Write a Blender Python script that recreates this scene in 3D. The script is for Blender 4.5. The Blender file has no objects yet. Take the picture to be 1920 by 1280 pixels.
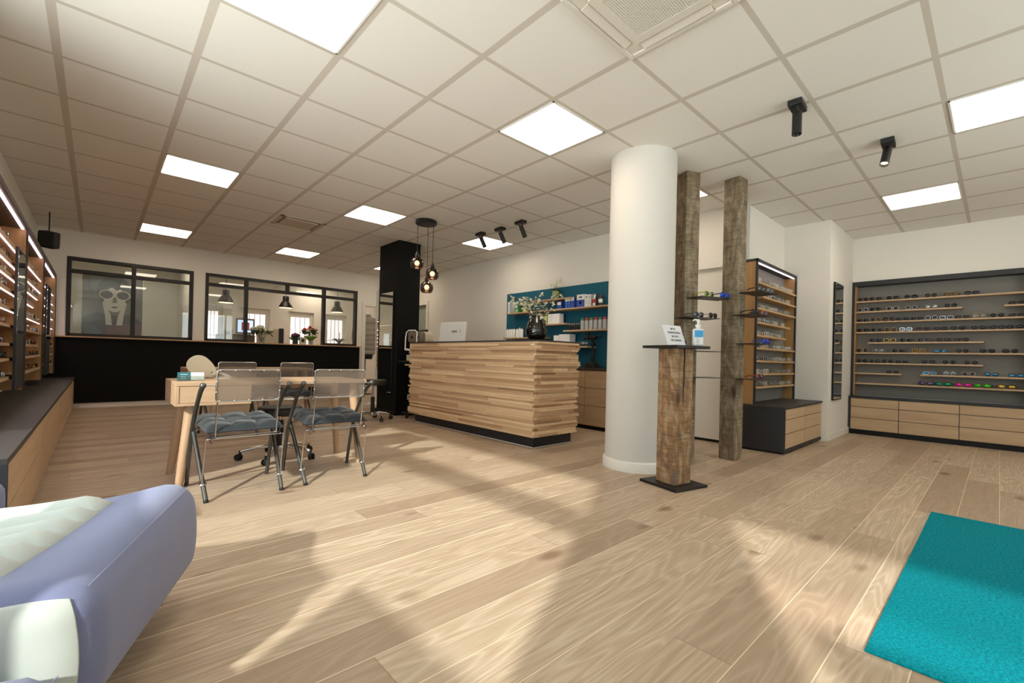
import bpy, bmesh, math, random
from mathutils import Vector, Matrix
random.seed(7)
PI = math.pi
scene = bpy.context.scene
COL = scene.collection
HC = 2.749                       # ceiling height

# ------------------------------------------------------------------ camera
def make_camera():
    yaw, pitch, roll, fl = .754086694, .00345338421, .0237138160, 843.849
    f = Vector((math.sin(yaw)*math.cos(pitch), math.cos(yaw)*math.cos(pitch), math.sin(pitch)))
    r = Vector((math.cos(yaw), -math.sin(yaw), 0)); u = r.cross(f)
    c, s = math.cos(roll), math.sin(roll)
    r, u = c*r + s*u, -s*r + c*u
    cd = bpy.data.cameras.new('camera'); ob = bpy.data.objects.new('camera', cd); COL.objects.link(ob)
    m = Matrix((r, u, -f)).transposed().to_4x4(); m.translation = (.21842, -3.40595, .935)
    ob.matrix_world = m
    cd.sensor_width = 36; cd.sensor_fit = 'HORIZONTAL'; cd.lens = fl*36/1920
    cd.shift_x = -16.304/1920; cd.shift_y = 29.187/1920
    cd.clip_start = .02; cd.clip_end = 200
    scene.camera = ob
make_camera()

# ------------------------------------------------------------------ world, sun, exposure
scene.view_settings.view_transform = 'Standard'
scene.view_settings.look = 'None'
scene.view_settings.exposure = 0.8
scene.view_settings.gamma = 1.0
scene.view_settings.use_curve_mapping = False
w = bpy.data.worlds.new('world'); scene.world = w; w.use_nodes = True
bg = w.node_tree.nodes['Background']
def world_nodes():
    # bright hazy sky above the horizon, pale glow added below as sunlit street bounce
    nt = w.node_tree
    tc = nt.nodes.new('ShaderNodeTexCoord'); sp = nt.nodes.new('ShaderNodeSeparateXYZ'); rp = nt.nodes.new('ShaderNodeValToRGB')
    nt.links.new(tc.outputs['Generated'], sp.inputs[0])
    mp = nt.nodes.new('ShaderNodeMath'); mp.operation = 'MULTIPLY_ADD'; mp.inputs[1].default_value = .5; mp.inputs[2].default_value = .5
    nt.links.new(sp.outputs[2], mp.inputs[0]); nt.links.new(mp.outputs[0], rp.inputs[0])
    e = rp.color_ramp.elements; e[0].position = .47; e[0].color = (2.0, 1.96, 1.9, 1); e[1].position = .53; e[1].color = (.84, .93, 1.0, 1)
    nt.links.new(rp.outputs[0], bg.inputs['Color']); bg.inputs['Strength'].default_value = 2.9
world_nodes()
def make_sun():
    ld = bpy.data.lights.new('sun', 'SUN'); ld.energy = 4.3; ld.angle = math.radians(1.6); ld.color = (1.0, .95, .88)
    ob = bpy.data.objects.new('sun', ld); COL.objects.link(ob)
    el = math.atan(.60)
    d = Vector((math.cos(math.radians(30))*math.cos(el), math.sin(math.radians(30))*math.cos(el), -math.sin(el)))
    ob.rotation_euler = d.to_track_quat('-Z', 'Y').to_euler(); ob.location = (-6, -6, 6)
make_sun()
cy = scene.cycles
try:
    cy.max_bounces = 8; cy.diffuse_bounces = 5; cy.glossy_bounces = 4; cy.transparent_max_bounces = 12
    cy.caustics_reflective = False; cy.caustics_refractive = False
    cy.sample_clamp_indirect = 6
    cy.use_denoising = True
except Exception:
    pass

# ------------------------------------------------------------------ materials
def lin(h):
    h = h.lstrip('#'); o = []
    for i in (0, 2, 4):
        c = int(h[i:i+2], 16)/255
        o.append(c/12.92 if c <= .04045 else ((c+.055)/1.055)**2.4)
    return (o[0], o[1], o[2], 1)
class NT:
    def __init__(s, m): s.t = m.node_tree; s.n = s.t.nodes; s.l = s.t.links
    def new(s, ty, **k):
        n = s.n.new(ty)
        for a, b in k.items(): setattr(n, a, b)
        return n
    def put(s, sock, v):
        if hasattr(v, 'is_output') or hasattr(v, 'links'): s.l.new(v, sock)
        else: sock.default_value = v
    def math(s, op, a, b=None, c=None):
        n = s.new('ShaderNodeMath', operation=op); s.put(n.inputs[0], a)
        if b is not None: s.put(n.inputs[1], b)
        if c is not None: s.put(n.inputs[2], c)
        return n.outputs[0]
    def mix(s, f, a, b, blend='MIX'):
        n = s.new('ShaderNodeMix', data_type='RGBA', blend_type=blend)
        s.put(n.inputs[0], f); s.put(n.inputs[6], a); s.put(n.inputs[7], b)
        return n.outputs[2]
    def ramp(s, f, stops):
        n = s.new('ShaderNodeValToRGB'); e = n.color_ramp.elements
        while len(e) < len(stops): e.new(.5)
        for q, (p, c) in zip(e, stops): q.position = p; q.color = c
        s.put(n.inputs[0], f); return n.outputs[0]
    def noise(s, vec, scale, detail=3, rough=.5, dist=0):
        n = s.new('ShaderNodeTexNoise'); s.l.new(vec, n.inputs['Vector'])
        n.inputs['Scale'].default_value = scale; n.inputs['Detail'].default_value = detail
        n.inputs['Roughness'].default_value = rough; n.inputs['Distortion'].default_value = dist
        return n.outputs[0]
    def coord(s, kind='Object', scale=(1, 1, 1), rot=(0, 0, 0), loc=(0, 0, 0)):
        t = s.new('ShaderNodeTexCoord'); m = s.new('ShaderNodeMapping')
        m.inputs['Scale'].default_value = scale; m.inputs['Rotation'].default_value = rot; m.inputs['Location'].default_value = loc
        s.l.new(t.outputs[kind], m.inputs[0]); return m.outputs[0]
    def bump(s, h, strength=.2, dist=.01):
        n = s.new('ShaderNodeBump'); n.inputs['Strength'].default_value = strength; n.inputs['Distance'].default_value = dist
        s.l.new(h, n.inputs['Height']); return n.outputs[0]
def base(name):
    m = bpy.data.materials.new(name); m.use_nodes = True
    return m, NT(m), m.node_tree.nodes['Principled BSDF']
def plain(name, c, rough=.6, metal=0, spec=.5, var=.04, scale=30, bump=0, **kw):
    """one colour with a slight procedural mottling"""
    m, t, p = base(name)
    v = t.coord('Object')
    n = t.noise(v, scale, 2)
    cc = lin(c) if isinstance(c, str) else c
    lo = tuple(x*(1-var) for x in cc[:3])+(1,); hi = tuple(min(1, x*(1+var)) for x in cc[:3])+(1,)
    t.l.new(t.mix(n, lo, hi), p.inputs['Base Color'])
    p.inputs['Roughness'].default_value = rough; p.inputs['Metallic'].default_value = metal
    p.inputs['Specular IOR Level'].default_value = spec
    if bump: t.l.new(t.bump(t.noise(v, scale*4, 3), bump, .004), p.inputs['Normal'])
    for a, b in kw.items(): p.inputs[a.replace('_', ' ')].default_value = b
    return m
def emit(name, c, s):
    m, t, p = base(name)
    p.inputs['Base Color'].default_value = lin(c)
    p.inputs['Emission Color'].default_value = lin(c); p.inputs['Emission Strength'].default_value = s
    return m
def wood(name, a, b, axis='x', grain=1.0, rough=.5, island=False, contrast=.5, obj_random=True):
    """straight grained timber, grain along the given object axis"""
    m, t, p = base(name)
    sc = {'x': (1.2, 18, 18), 'y': (18, 1.2, 18), 'z': (18, 18, 1.2)}[axis]
    tc = t.new('ShaderNodeTexCoord'); ri = t.new('ShaderNodeObjectInfo'); ge = t.new('ShaderNodeNewGeometry')
    rnd = ge.outputs['Random Per Island'] if island else ri.outputs['Random']
    off = t.math('MULTIPLY', rnd, 37.0 if (island or obj_random) else 0)
    ad = t.new('ShaderNodeVectorMath', operation='ADD'); cb = t.new('ShaderNodeCombineXYZ')
    for i in range(3): t.l.new(off, cb.inputs[i])
    t.l.new(tc.outputs['Object'], ad.inputs[0]); t.l.new(cb.outputs[0], ad.inputs[1])
    mp = t.new('ShaderNodeMapping'); mp.inputs['Scale'].default_value = tuple(x*grain for x in sc); t.l.new(ad.outputs[0], mp.inputs[0])
    n1 = t.noise(mp.outputs[0], 1.0, 4, .6, .6); n2 = t.noise(mp.outputs[0], 5.0, 3, .6)
    g = t.math('ADD', t.math('MULTIPLY', n1, .7), t.math('MULTIPLY', n2, .3))
    col = t.ramp(g, [(.5-contrast*.5, lin(b)), (.5+contrast*.5, lin(a))])
    if island:
        col = t.mix(t.math('MULTIPLY', t.math('POWER', rnd, 1.8), .75), col, lin('#a57c58'), 'MIX')
    t.l.new(col, p.inputs['Base Color']); p.inputs['Roughness'].default_value = rough
    t.l.new(t.bump(g, .12, .003), p.inputs['Normal'])
    return m
def glass(name, tint=(1, 1, 1, 1), refl=1.0, rough=0, base_r=.0):
    m = bpy.data.materials.new(name); m.use_nodes = True; t = NT(m)
    for n in list(t.n): t.n.remove(n)
    o = t.new('ShaderNodeOutputMaterial'); tr = t.new('ShaderNodeBsdfTransparent'); gl = t.new('ShaderNodeBsdfGlossy')
    lw = t.new('ShaderNodeLayerWeight'); lw.inputs[0].default_value = .5
    fr = t.math('MULTIPLY_ADD', t.math('POWER', lw.outputs['Facing'], 5.0), .96, .04)
    tr.inputs[0].default_value = tint; gl.inputs['Roughness'].default_value = rough
    mx = t.new('ShaderNodeMixShader')
    t.l.new(t.math('MULTIPLY_ADD', fr, refl, base_r), mx.inputs[0])
    t.l.new(tr.outputs[0], mx.inputs[1]); t.l.new(gl.outputs[0], mx.inputs[2]); t.l.new(mx.outputs[0], o.inputs[0])
    return m

def floor_material():
    m, t, p = base('oak_floor')
    W, L = .19, 2.1
    tc = t.new('ShaderNodeTexCoord'); sp = t.new('ShaderNodeSeparateXYZ'); t.l.new(tc.outputs['Object'], sp.inputs[0])
    x, y = sp.outputs[0], sp.outputs[1]
    ry = t.math('DIVIDE', y, W); row = t.math('FLOOR', ry); fy = t.math('FRACT', ry)
    wn = t.new('ShaderNodeTexWhiteNoise', noise_dimensions='1D'); t.l.new(row, wn.inputs['W'])
    rx = t.math('DIVIDE', t.math('ADD', x, t.math('MULTIPLY', wn.outputs[0], 9.0)), L)
    colu = t.math('FLOOR', rx); fx = t.math('FRACT', rx)
    cb = t.new('ShaderNodeCombineXYZ'); t.l.new(row, cb.inputs[0]); t.l.new(colu, cb.inputs[1])
    w2 = t.new('ShaderNodeTexWhiteNoise', noise_dimensions='2D'); t.l.new(cb.outputs[0], w2.inputs['Vector'])
    rnd = w2.outputs[0]
    # grain coordinates shifted per board
    of = t.math('MULTIPLY', rnd, 53.0)
    g = t.new('ShaderNodeCombineXYZ')
    t.l.new(t.math('ADD', t.math('MULTIPLY', x, 1.15), of), g.inputs[0]); t.l.new(t.math('ADD', t.math('MULTIPLY', y, 9.0), of), g.inputs[1]); t.l.new(of, g.inputs[2])
    v = g.outputs[0]
    n1 = t.noise(v, .62, 2, .5, .35)
    rings = t.math('FRACT', t.math('MULTIPLY', n1, 16.0)); rings = t.math('POWER', t.math('MULTIPLY', t.math('ABSOLUTE', t.math('SUBTRACT', rings, .5)), 2.0), 2.2)
    rings = t.math('MULTIPLY', rings, .5)
    fine = t.new('ShaderNodeCombineXYZ')
    t.l.new(t.math('MULTIPLY', x, 3.0), fine.inputs[0]); t.l.new(t.math('MULTIPLY', y, 90.0), fine.inputs[1]); t.l.new(of, fine.inputs[2])
    n2 = t.noise(fine.outputs[0], 1.0, 3, .6)
    gr = t.math('ADD', t.math('MULTIPLY', rings, .55), t.math('MULTIPLY', n2, .75))
    c = t.ramp(gr, [(.22, lin('#a8927a')), (.48, lin('#bda891')), (.85, lin('#d5c4ae'))])
    # board to board variation
    c = t.mix(t.math('MULTIPLY', t.math('POWER', t.math('SUBTRACT', 1.0, rnd), 1.5), .75), c, lin('#957d68'))
    # knots
    kc = t.new('ShaderNodeCombineXYZ')
    t.l.new(t.math('MULTIPLY', x, 1.0), kc.inputs[0]); t.l.new(t.math('MULTIPLY', y, 2.1), kc.inputs[1]); t.l.new(t.math('MULTIPLY', rnd, 3.0), kc.inputs[2])
    vo = t.new('ShaderNodeTexVoronoi'); vo.inputs['Scale'].default_value = 1.7; t.l.new(kc.outputs[0], vo.inputs['Vector'])
    dn = t.math('ADD', vo.outputs['Distance'], t.math('MULTIPLY', t.math('SUBTRACT', n1, .5), .22))
    k = t.ramp(dn, [(.05, (1, 1, 1, 1)), (.15, (0, 0, 0, 1))])
    c = t.mix(t.math('MULTIPLY', k, .65), c, lin('#6a4f38'))
    # seams; some board edges painted pale as a bevel highlight
    ey = t.math('MINIMUM', fy, t.math('SUBTRACT', 1.0, fy)); ex = t.math('MINIMUM', fx, t.math('SUBTRACT', 1.0, fx))
    sy = t.math('LESS_THAN', ey, .016); sx = t.math('LESS_THAN', ex, .0009)
    seam = t.math('MAXIMUM', sy, sx)
    c = t.mix(t.math('MULTIPLY', sy, t.math('GREATER_THAN', wn.outputs[0], .45)), c, lin('#e6d4b4')); c = t.mix(t.math('MULTIPLY', sx, .5), c, lin('#6e563d'))
    t.l.new(c, p.inputs['Base Color'])
    p.inputs['Roughness'].default_value = .42; p.inputs['Specular IOR Level'].default_value = .45
    h = t.math('SUBTRACT', t.math('MULTIPLY', gr, .3), seam)
    t.l.new(t.bump(h, .18, .003), p.inputs['Normal'])
    return m
def ceiling_material():
    m, t, p = base('ceiling_tiles')
    T = .625
    tc = t.new('ShaderNodeTexCoord'); sp = t.new('ShaderNodeSeparateXYZ'); t.l.new(tc.outputs['Object'], sp.inputs[0])
    def line(c, w):
        f = t.math('FRACT', t.math('ADD', t.math('DIVIDE', c, T), 100.5)); d = t.math('ABSOLUTE', t.math('SUBTRACT', f, .5))
        return t.math('LESS_THAN', d, w)
    gl = t.math('MAXIMUM', line(sp.outputs[0], .034), line(sp.outputs[1], .025))
    n = t.noise(tc.outputs['Object'], 260, 2); n = t.ramp(n, [(.35, lin('#e6e3dc')), (.65, lin('#efece6'))])
    t.l.new(t.mix(gl, n, lin('#ccc4b8')), p.inputs['Base Color'])
    p.inputs['Roughness'].default_value = .9
    t.l.new(t.bump(gl, .5, .004), p.inputs['Normal'])
    return m
def rough_timber(name, a, b, c):
    m, t, p = base(name)
    v = t.coord('Object'); ri = t.new('ShaderNodeObjectInfo')
    big = t.noise(t.coord('Object', (4, 4, 1.6)), 2.2, 4, .65, 1.2)
    saw = t.noise(t.coord('Object', (7, 7, 85)), 1.0, 4, .75)
    gr = t.noise(t.coord('Object', (60, 60, 2.5)), 1.0, 3, .6)
    col = t.ramp(big, [(.34, lin(c)), (.48, lin(b)), (.60, lin(a))])
    col = t.mix(t.math('MULTIPLY', t.ramp(saw, [(.40, (1, 1, 1, 1)), (.52, (0, 0, 0, 1))]), .45), col, lin('#43362a'))
    col = t.mix(t.math('MULTIPLY', t.ramp(gr, [(.42, (0, 0, 0, 1)), (.62, (1, 1, 1, 1))]), .36), col, lin('#5a4a38'))
    vo = t.new('ShaderNodeTexVoronoi'); vo.inputs['Scale'].default_value = 1.6
    t.l.new(t.coord('Object', (2.5, 2.5, 1.0), loc=(.3, .8, .2)), vo.inputs['Vector'])
    kn = t.ramp(vo.outputs['Distance'], [(.05, (1, 1, 1, 1)), (.14, (0, 0, 0, 1))])
    col = t.mix(t.math('MULTIPLY', kn, .8), col, lin('#2a1f16'))
    t.l.new(col, p.inputs['Base Color']); p.inputs['Roughness'].default_value = .8
    t.l.new(t.bump(t.math('ADD', saw, gr), .35, .004), p.inputs['Normal'])
    return m
def carpet_material(name, a, b):
    m, t, p = base(name)
    n = t.noise(t.coord('Object'), 95, 4, .75); n2 = t.noise(t.coord('Object'), 420, 2)
    s = t.math('ADD', t.math('MULTIPLY', n, .65), t.math('MULTIPLY', n2, .35))
    t.l.new(t.ramp(s, [(.36, lin(a)), (.64, lin(b))]), p.inputs['Base Color'])
    p.inputs['Roughness'].default_value = .95; p.inputs['Specular IOR Level'].default_value = .1
    t.l.new(t.bump(s, .9, .012), p.inputs['Normal'])
    return m
def fabric(name, c, scale=500, bump=.25, var=.08):
    m, t, p = base(name)
    wv = t.noise(t.coord('Object'), scale, 2); big = t.noise(t.coord('Object'), 9, 3)
    cc = lin(c); lo = tuple(x*(1-var*2) for x in cc[:3])+(1,); hi = tuple(min(1, x*(1+var)) for x in cc[:3])+(1,)
    t.l.new(t.mix(t.math('ADD', t.math('MULTIPLY', wv, .6), t.math('MULTIPLY', big, .4)), lo, hi), p.inputs['Base Color'])
    p.inputs['Roughness'].default_value = .9; p.inputs['Specular IOR Level'].default_value = .2; p.inputs['Sheen Weight'].default_value = .25
    t.l.new(t.bump(wv, bump, .002), p.inputs['Normal'])
    return m
def perforated(name, c, alpha):
    m = bpy.data.materials.new(name); m.use_nodes = True; t = NT(m); p = t.n['Principled BSDF']
    p.inputs['Base Color'].default_value = lin(c); p.inputs['Roughness'].default_value = .5
    v = t.new('ShaderNodeTexVoronoi'); v.inputs['Scale'].default_value = 190; t.l.new(t.coord('Object', (1, .001, 1)), v.inputs['Vector'])
    hole = t.math('LESS_THAN', v.outputs['Distance'], alpha)
    tr = t.new('ShaderNodeBsdfTransparent'); mx = t.new('ShaderNodeMixShader'); o = t.n['Material Output']
    t.l.new(hole, mx.inputs[0]); t.l.new(p.outputs[0], mx.inputs[1]); t.l.new(tr.outputs[0], mx.inputs[2]); t.l.new(mx.outputs[0], o.inputs[0])
    return m

def translucent(name, c, k):
    m = bpy.data.materials.new(name); m.use_nodes = True; t = NT(m); p = t.n['Principled BSDF']
    n = t.noise(t.coord('Object'), 900, 1)
    cc = lin(c); t.l.new(t.mix(n, tuple(x*.9 for x in cc[:3])+(1,), cc), p.inputs['Base Color']); p.inputs['Roughness'].default_value = .5
    tr = t.new('ShaderNodeBsdfTransparent'); mx = t.new('ShaderNodeMixShader'); o = t.n['Material Output']; mx.inputs[0].default_value = k
    t.l.new(p.outputs[0], mx.inputs[1]); t.l.new(tr.outputs[0], mx.inputs[2]); t.l.new(mx.outputs[0], o.inputs[0])
    return m
M = {}
def mats():
    M['floor'] = floor_material(); M['ceil'] = ceiling_material()
    M['wall'] = plain('white_wall_paint', '#e6e2da', .85, var=.015, scale=60, bump=.05)
    M['colpaint'] = plain('column_paint', '#d3d0ca', .85, var=.015, scale=60, bump=.05)
    M['skirt'] = plain('white_skirting', '#e4e0d8', .5, var=.01)
    M['black'] = plain('black_board', '#0d0c0b', .55, var=.1, spec=.3)
    M['blackwall'] = plain('black_wall_panel', '#0a0a09', .75, var=.15, scale=80, spec=.2)
    M['blackmetal'] = plain('black_metal', '#111111', .45, var=.05)
    M['bframe'] = plain('dark_brown_window_frame', '#16100f', .5)
    M['anth'] = plain('anthracite_board', '#25262a', .55, var=.06)
    M['anthtop'] = plain('anthracite_top', '#343230', .5, var=.08, scale=12)
    M['greyback'] = plain('grey_back_panel', '#7c7974', .8, var=.03)
    M['oak'] = wood('oak_front_x', '#ccb08e', '#ae9070', 'x', .8)
    M['oaky'] = wood('oak_front_y', '#ccb08e', '#ae9070', 'y', .8)
    M['oakz'] = wood('oak_side_z', '#b78f5e', '#946d42', 'z', .8)
    M['shelfoak'] = wood('oak_shelf', '#c8a77b', '#a78358', 'x', .8)
    M['desk'] = wood('oak_desk', '#c9aa8b', '#b08f70', 'x', .7)
    M['deskleg'] = wood('oak_desk_leg', '#c4a284', '#a98868', 'z', .7)
    M['slat'] = wood('stacked_oak_strips', '#f0d8b4', '#d6b48c', 'y', .7, island=True)
    M['timber'] = rough_timber('weathered_timber', '#a2937c', '#86765f', '#6c5d48')
    M['timber2'] = rough_timber('brown_weathered_timber', '#b59c7c', '#9a7148', '#6f675f')
    M['rug'] = carpet_material('teal_pile', '#00626e', '#08a2b2')
    M['lav'] = fabric('lavender_upholstery', '#7a80a2'); M['mint'] = fabric('pale_mint_upholstery', '#c4cac4', var=.04)
    M['cush'] = fabric('blue_grey_cushion', '#2b3034', 300); M['navy'] = plain('navy_tie', '#1a2030', .8)
    M['chrome'] = plain('chrome', '#c8c8c8', .18, 1.0, var=.02); M['gun'] = plain('grey_painted_tube', '#5e5f5d', .35, .75, var=.05)
    M['mesh'] = translucent('perforated_back', '#7a6c60', .48)
    M['rubber'] = plain('black_rubber', '#151515', .7); M['leather'] = plain('black_leather', '#16130f', .45, var=.1)
    M['teal'] = plain('petrol_wall_panel', '#0a5a70', .8, var=.04, scale=8)
    M['mirror'] = plain('mirror_glass', (.92, .93, .92, 1), .01, 1.0, var=.0)
    M['glass'] = glass('window_pane', (.93, .96, .95, 1), 1.25, 0, .015)
    M['clear'] = glass('clear_glass', (.9, .93, .92, 1), 1.6, .02, .05)
    M['smoke'] = glass('smoked_vase_glass', (.10, .10, .085, 1), 1.2, .03, .04)
    M['bulbglass'] = glass('smoked_lamp_glass', (.50, .43, .36, 1), 1.4, .03, .06)
    M['panel'] = emit('ceiling_panel_light', '#ffeed6', 5.0)
    M['led'] = emit('led_strip', '#ffe4ec', 5.0)
    M['bulb'] = emit('warm_bulb', '#ffc79a', 14.0); M['pend'] = emit('pendant_bulb', '#ffc98c', 4.0)
    M['spot'] = emit('spot_bulb', '#ffd9a8', 12.0)
    M['frost'] = emit('frosted_daylight_pane', '#efe6e8', .62)
    M['screen'] = emit('lit_screen', '#a9bddc', .9); M['screenred'] = emit('lit_screen_picture', '#8a3f3c', .5)
    M['white'] = plain('white_plastic', '#e8e8e6', .4, var=.01); M['cream'] = plain('cream_plastic', '#cfc4ad', .5, var=.01)
    M['grey'] = plain('grey_plastic', '#8a8782', .5); M['dgrey'] = plain('dark_grey_plastic', '#3b3b3a', .5)
    M['brownplastic'] = plain('brown_grey_plastic', '#6a604f', .5)
    M['paper'] = plain('paper', '#e6e6ea', .7, var=.01); M['ink'] = plain('ink', '#55555a', .8)
    M['blue'] = plain('blue_card', '#2f4fa8', .6); M['lblue'] = plain('label_blue', '#3f9fd6', .5); M['green'] = plain('green_card', '#3f8a5c', .6)
    M['lgreen'] = plain('pale_green', '#b8bf83', .6); M['pgreen'] = plain('pale_green_glaze', '#97a06a', .35); M['red'] = plain('red_print', '#a83129', .5); M['magenta'] = plain('magenta_cap', '#9b2f55', .45)
    M['capgreen'] = plain('green_cap', '#3f7a3a', .45); M['brownglass'] = plain('brown_bottle', '#4a2418', .25); M['iron'] = plain('dark_iron', '#231f1b', .55, .6)
    M['stem'] = plain('stem_green', '#56663c', .7); M['twig'] = plain('twig_brown', '#4a3d2c', .8); M['leaf'] = plain('leaf_green', '#3c5a33', .6, var=.2)
    M['petal'] = plain('white_petal', '#e9e6d2', .7); M['petalred'] = plain('coral_petal', '#c9483c', .6); M['petalpurple'] = plain('purple_petal', '#6d2f57', .6)
    M['wrap'] = plain('bright_green_wrap', '#6fa43a', .5); M['coat'] = fabric('grey_quilted_nylon', '#aca498', 200, .1); M['tealcard'] = plain('teal_card', '#1f6672', .5)
    M['pgrey'] = plain('poster_grey', '#55534f', .7, var=.25, scale=6); M['pdark'] = plain('poster_dark', '#242322', .7, var=.4, scale=5)
    M['pskin'] = plain('poster_skin', '#c2bdb4', .7, var=.15, scale=9); M['pred'] = plain('poster_red', '#5c2b2d', .7, var=.3, scale=8)
    M['bag'] = plain('pavement', '#bdb8ae', .9)
mats()

# ------------------------------------------------------------------ mesh helpers
class MB:
    def __init__(s): s.v = []; s.f = []; s.mi = []; s.cur = 0
    def add(s, vs, fs):
        o = len(s.v); s.v += [tuple(p) for p in vs]
        for f in fs: s.f.append([o+i for i in f]); s.mi.append(s.cur)
        return s
    def box(s, x0, y0, z0, x1, y1, z1):
        x0, x1 = min(x0, x1), max(x0, x1); y0, y1 = min(y0, y1), max(y0, y1); z0, z1 = min(z0, z1), max(z0, z1)
        return s.add([(x0,y0,z0),(x1,y0,z0),(x1,y1,z0),(x0,y1,z0),(x0,y0,z1),(x1,y0,z1),(x1,y1,z1),(x0,y1,z1)],
                     [(0,3,2,1),(4,5,6,7),(0,1,5,4),(1,2,6,5),(2,3,7,6),(3,0,4,7)])
    def obox(s, c, size, rz=0, rx=0, ry=0):
        m = Matrix.Translation(c) @ Matrix.Rotation(rz, 4, 'Z') @ Matrix.Rotation(ry, 4, 'Y') @ Matrix.Rotation(rx, 4, 'X')
        a, b, h = [q/2 for q in size]
        vs = [m @ Vector(p) for p in ((-a,-b,-h),(a,-b,-h),(a,b,-h),(-a,b,-h),(-a,-b,h),(a,-b,h),(a,b,h),(-a,b,h))]
        return s.add(vs, [(0,3,2,1),(4,5,6,7),(0,1,5,4),(1,2,6,5),(2,3,7,6),(3,0,4,7)])
    def tube(s, path, r, n=8, closed=False, caps=True):
        P = [Vector(p) for p in path]; k = len(P); R = r if isinstance(r, (list, tuple)) else [r]*k
        vs = []; pu = None
        for i in range(k):
            if closed: t = P[(i+1) % k]-P[i-1]
            else: t = P[min(i+1, k-1)]-P[max(i-1, 0)]
            if t.length < 1e-9: t = Vector((0, 0, 1))
            t.normalize()
            if pu is None:
                a = Vector((0, 0, 1)) if abs(t.z) < .9 else Vector((1, 0, 0)); pu = t.cross(a).normalized()
            else:
                pu = pu - t*pu.dot(t)
                if pu.length < 1e-6: pu = t.cross(Vector((0, 0, 1)) if abs(t.z) < .9 else Vector((1, 0, 0)))
                pu.normalize()
            w_ = t.cross(pu)
            for j in range(n):
                q = 2*PI*j/n; vs.append(P[i]+R[i]*(math.cos(q)*pu+math.sin(q)*w_))
        fs = []
        for i in range(k if closed else k-1):
            for j in range(n):
                a, b = i*n+j, i*n+(j+1) % n; i2 = (i+1) % k
                fs.append((a, b, i2*n+(j+1) % n, i2*n+j))
        if not closed and caps:
            fs.append(tuple(range(n-1, -1, -1))); fs.append(tuple((k-1)*n+j for j in range(n)))
        return s.add(vs, fs)
    def cyl(s, a, b, r0, r1=None, n=20): return s.tube([a, b], [r0, r0 if r1 is None else r1], n)
    def lathe(s, prof, c=(0, 0, 0), n=24, caps=True):
        vs = []; k = len(prof)
        for r, z in prof:
            for j in range(n): q = 2*PI*j/n; vs.append((c[0]+r*math.cos(q), c[1]+r*math.sin(q), c[2]+z))
        fs = [(i*n+j, i*n+(j+1) % n, (i+1)*n+(j+1) % n, (i+1)*n+j) for i in range(k-1) for j in range(n)]
        if caps and prof[0][0] > 1e-4: fs.append(tuple(range(n-1, -1, -1)))
        if caps and prof[-1][0] > 1e-4: fs.append(tuple((k-1)*n+j for j in range(n)))
        return s.add(vs, fs)
    def ball(s, c, r, n=10, sz=1.0):
        m = max(4, n//2)
        return s.lathe([(max(r*math.sin(PI*i/m), 1e-5), -r*sz*math.cos(PI*i/m)) for i in range(m+1)], c, n)
    def poly(s, pts, d):
        """flat polygon pts extruded by vector d"""
        P = [Vector(p) for p in pts]; d = Vector(d); n = len(P)
        return s.add(P+[p+d for p in P], [tuple(range(n-1, -1, -1)), tuple(range(n, 2*n))]+[(i, (i+1) % n, n+(i+1) % n, n+i) for i in range(n)])
    def rbox(s, x0, y0, z0, x1, y1, z1, r, n=12, fn=None):
        """rounded box from a cube grid, optional deformation fn(Vector)->Vector"""
        idx = {}; lo = Vector((x0, y0, z0)); hi = Vector((x1, y1, z1)); o = len(s.v)
        def vert(i, j, k):
            if (i, j, k) in idx: return idx[(i, j, k)]
            p = Vector((lo[0]+(hi[0]-lo[0])*i/n, lo[1]+(hi[1]-lo[1])*j/n, lo[2]+(hi[2]-lo[2])*k/n))
            q = Vector([min(max(p[a], lo[a]+r), hi[a]-r) for a in range(3)])
            # pull surface points onto the rounded shell
            d = p-q
            if d.length > 1e-9: p = q+d.normalized()*r
            if fn: p = fn(p)
            idx[(i, j, k)] = len(s.v); s.v.append(tuple(p)); return idx[(i, j, k)]
        for a in range(n):
            for b in range(n):
                for f in ([(a,b,0),(a,b+1,0),(a+1,b+1,0),(a+1,b,0)], [(a,b,n),(a+1,b,n),(a+1,b+1,n),(a,b+1,n)],
                          [(a,0,b),(a+1,0,b),(a+1,0,b+1),(a,0,b+1)], [(a,n,b),(a,n,b+1),(a+1,n,b+1),(a+1,n,b)],
                          [(0,a,b),(0,a,b+1),(0,a+1,b+1),(0,a+1,b)], [(n,a,b),(n,a+1,b),(n,a+1,b+1),(n,a,b+1)]):
                    s.f.append([vert(*q) for q in f]); s.mi.append(s.cur)
        return s
    def build(s, name, mat, parent=None, smooth=False, bevel=0, origin=None, local=False):
        ms = mat if isinstance(mat, (list, tuple)) else [mat]
        if parent is not None: off = Vector((0, 0, 0)) if local else Vector(parent['_o'])
        elif origin is not None: off = Vector(origin)
        else:
            xs = [p[0] for p in s.v]; ys = [p[1] for p in s.v]; zs = [p[2] for p in s.v]
            off = Vector(((min(xs)+max(xs))/2, (min(ys)+max(ys))/2, min(zs)))
        me = bpy.data.meshes.new(name); me.from_pydata([tuple(Vector(p)-off) for p in s.v], [], s.f)
        for m in ms: me.materials.append(m)
        for p, i in zip(me.polygons, s.mi): p.material_index = i
        if smooth:
            for p in me.polygons: p.use_smooth = True
        me.validate(); me.update()
        ob = bpy.data.objects.new(name, me); COL.objects.link(ob)
        if parent is not None: ob.parent = parent; ob['_o'] = tuple(off)
        else: ob.location = off; ob['_o'] = tuple(off)
        if smooth == 'auto':
            md = ob.modifiers.new('edge', 'EDGE_SPLIT'); md.split_angle = math.radians(40)
        if bevel:
            md = ob.modifiers.new('bevel', 'BEVEL'); md.width = bevel; md.segments = 2; md.limit_method = 'ANGLE'
        return ob
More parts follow.
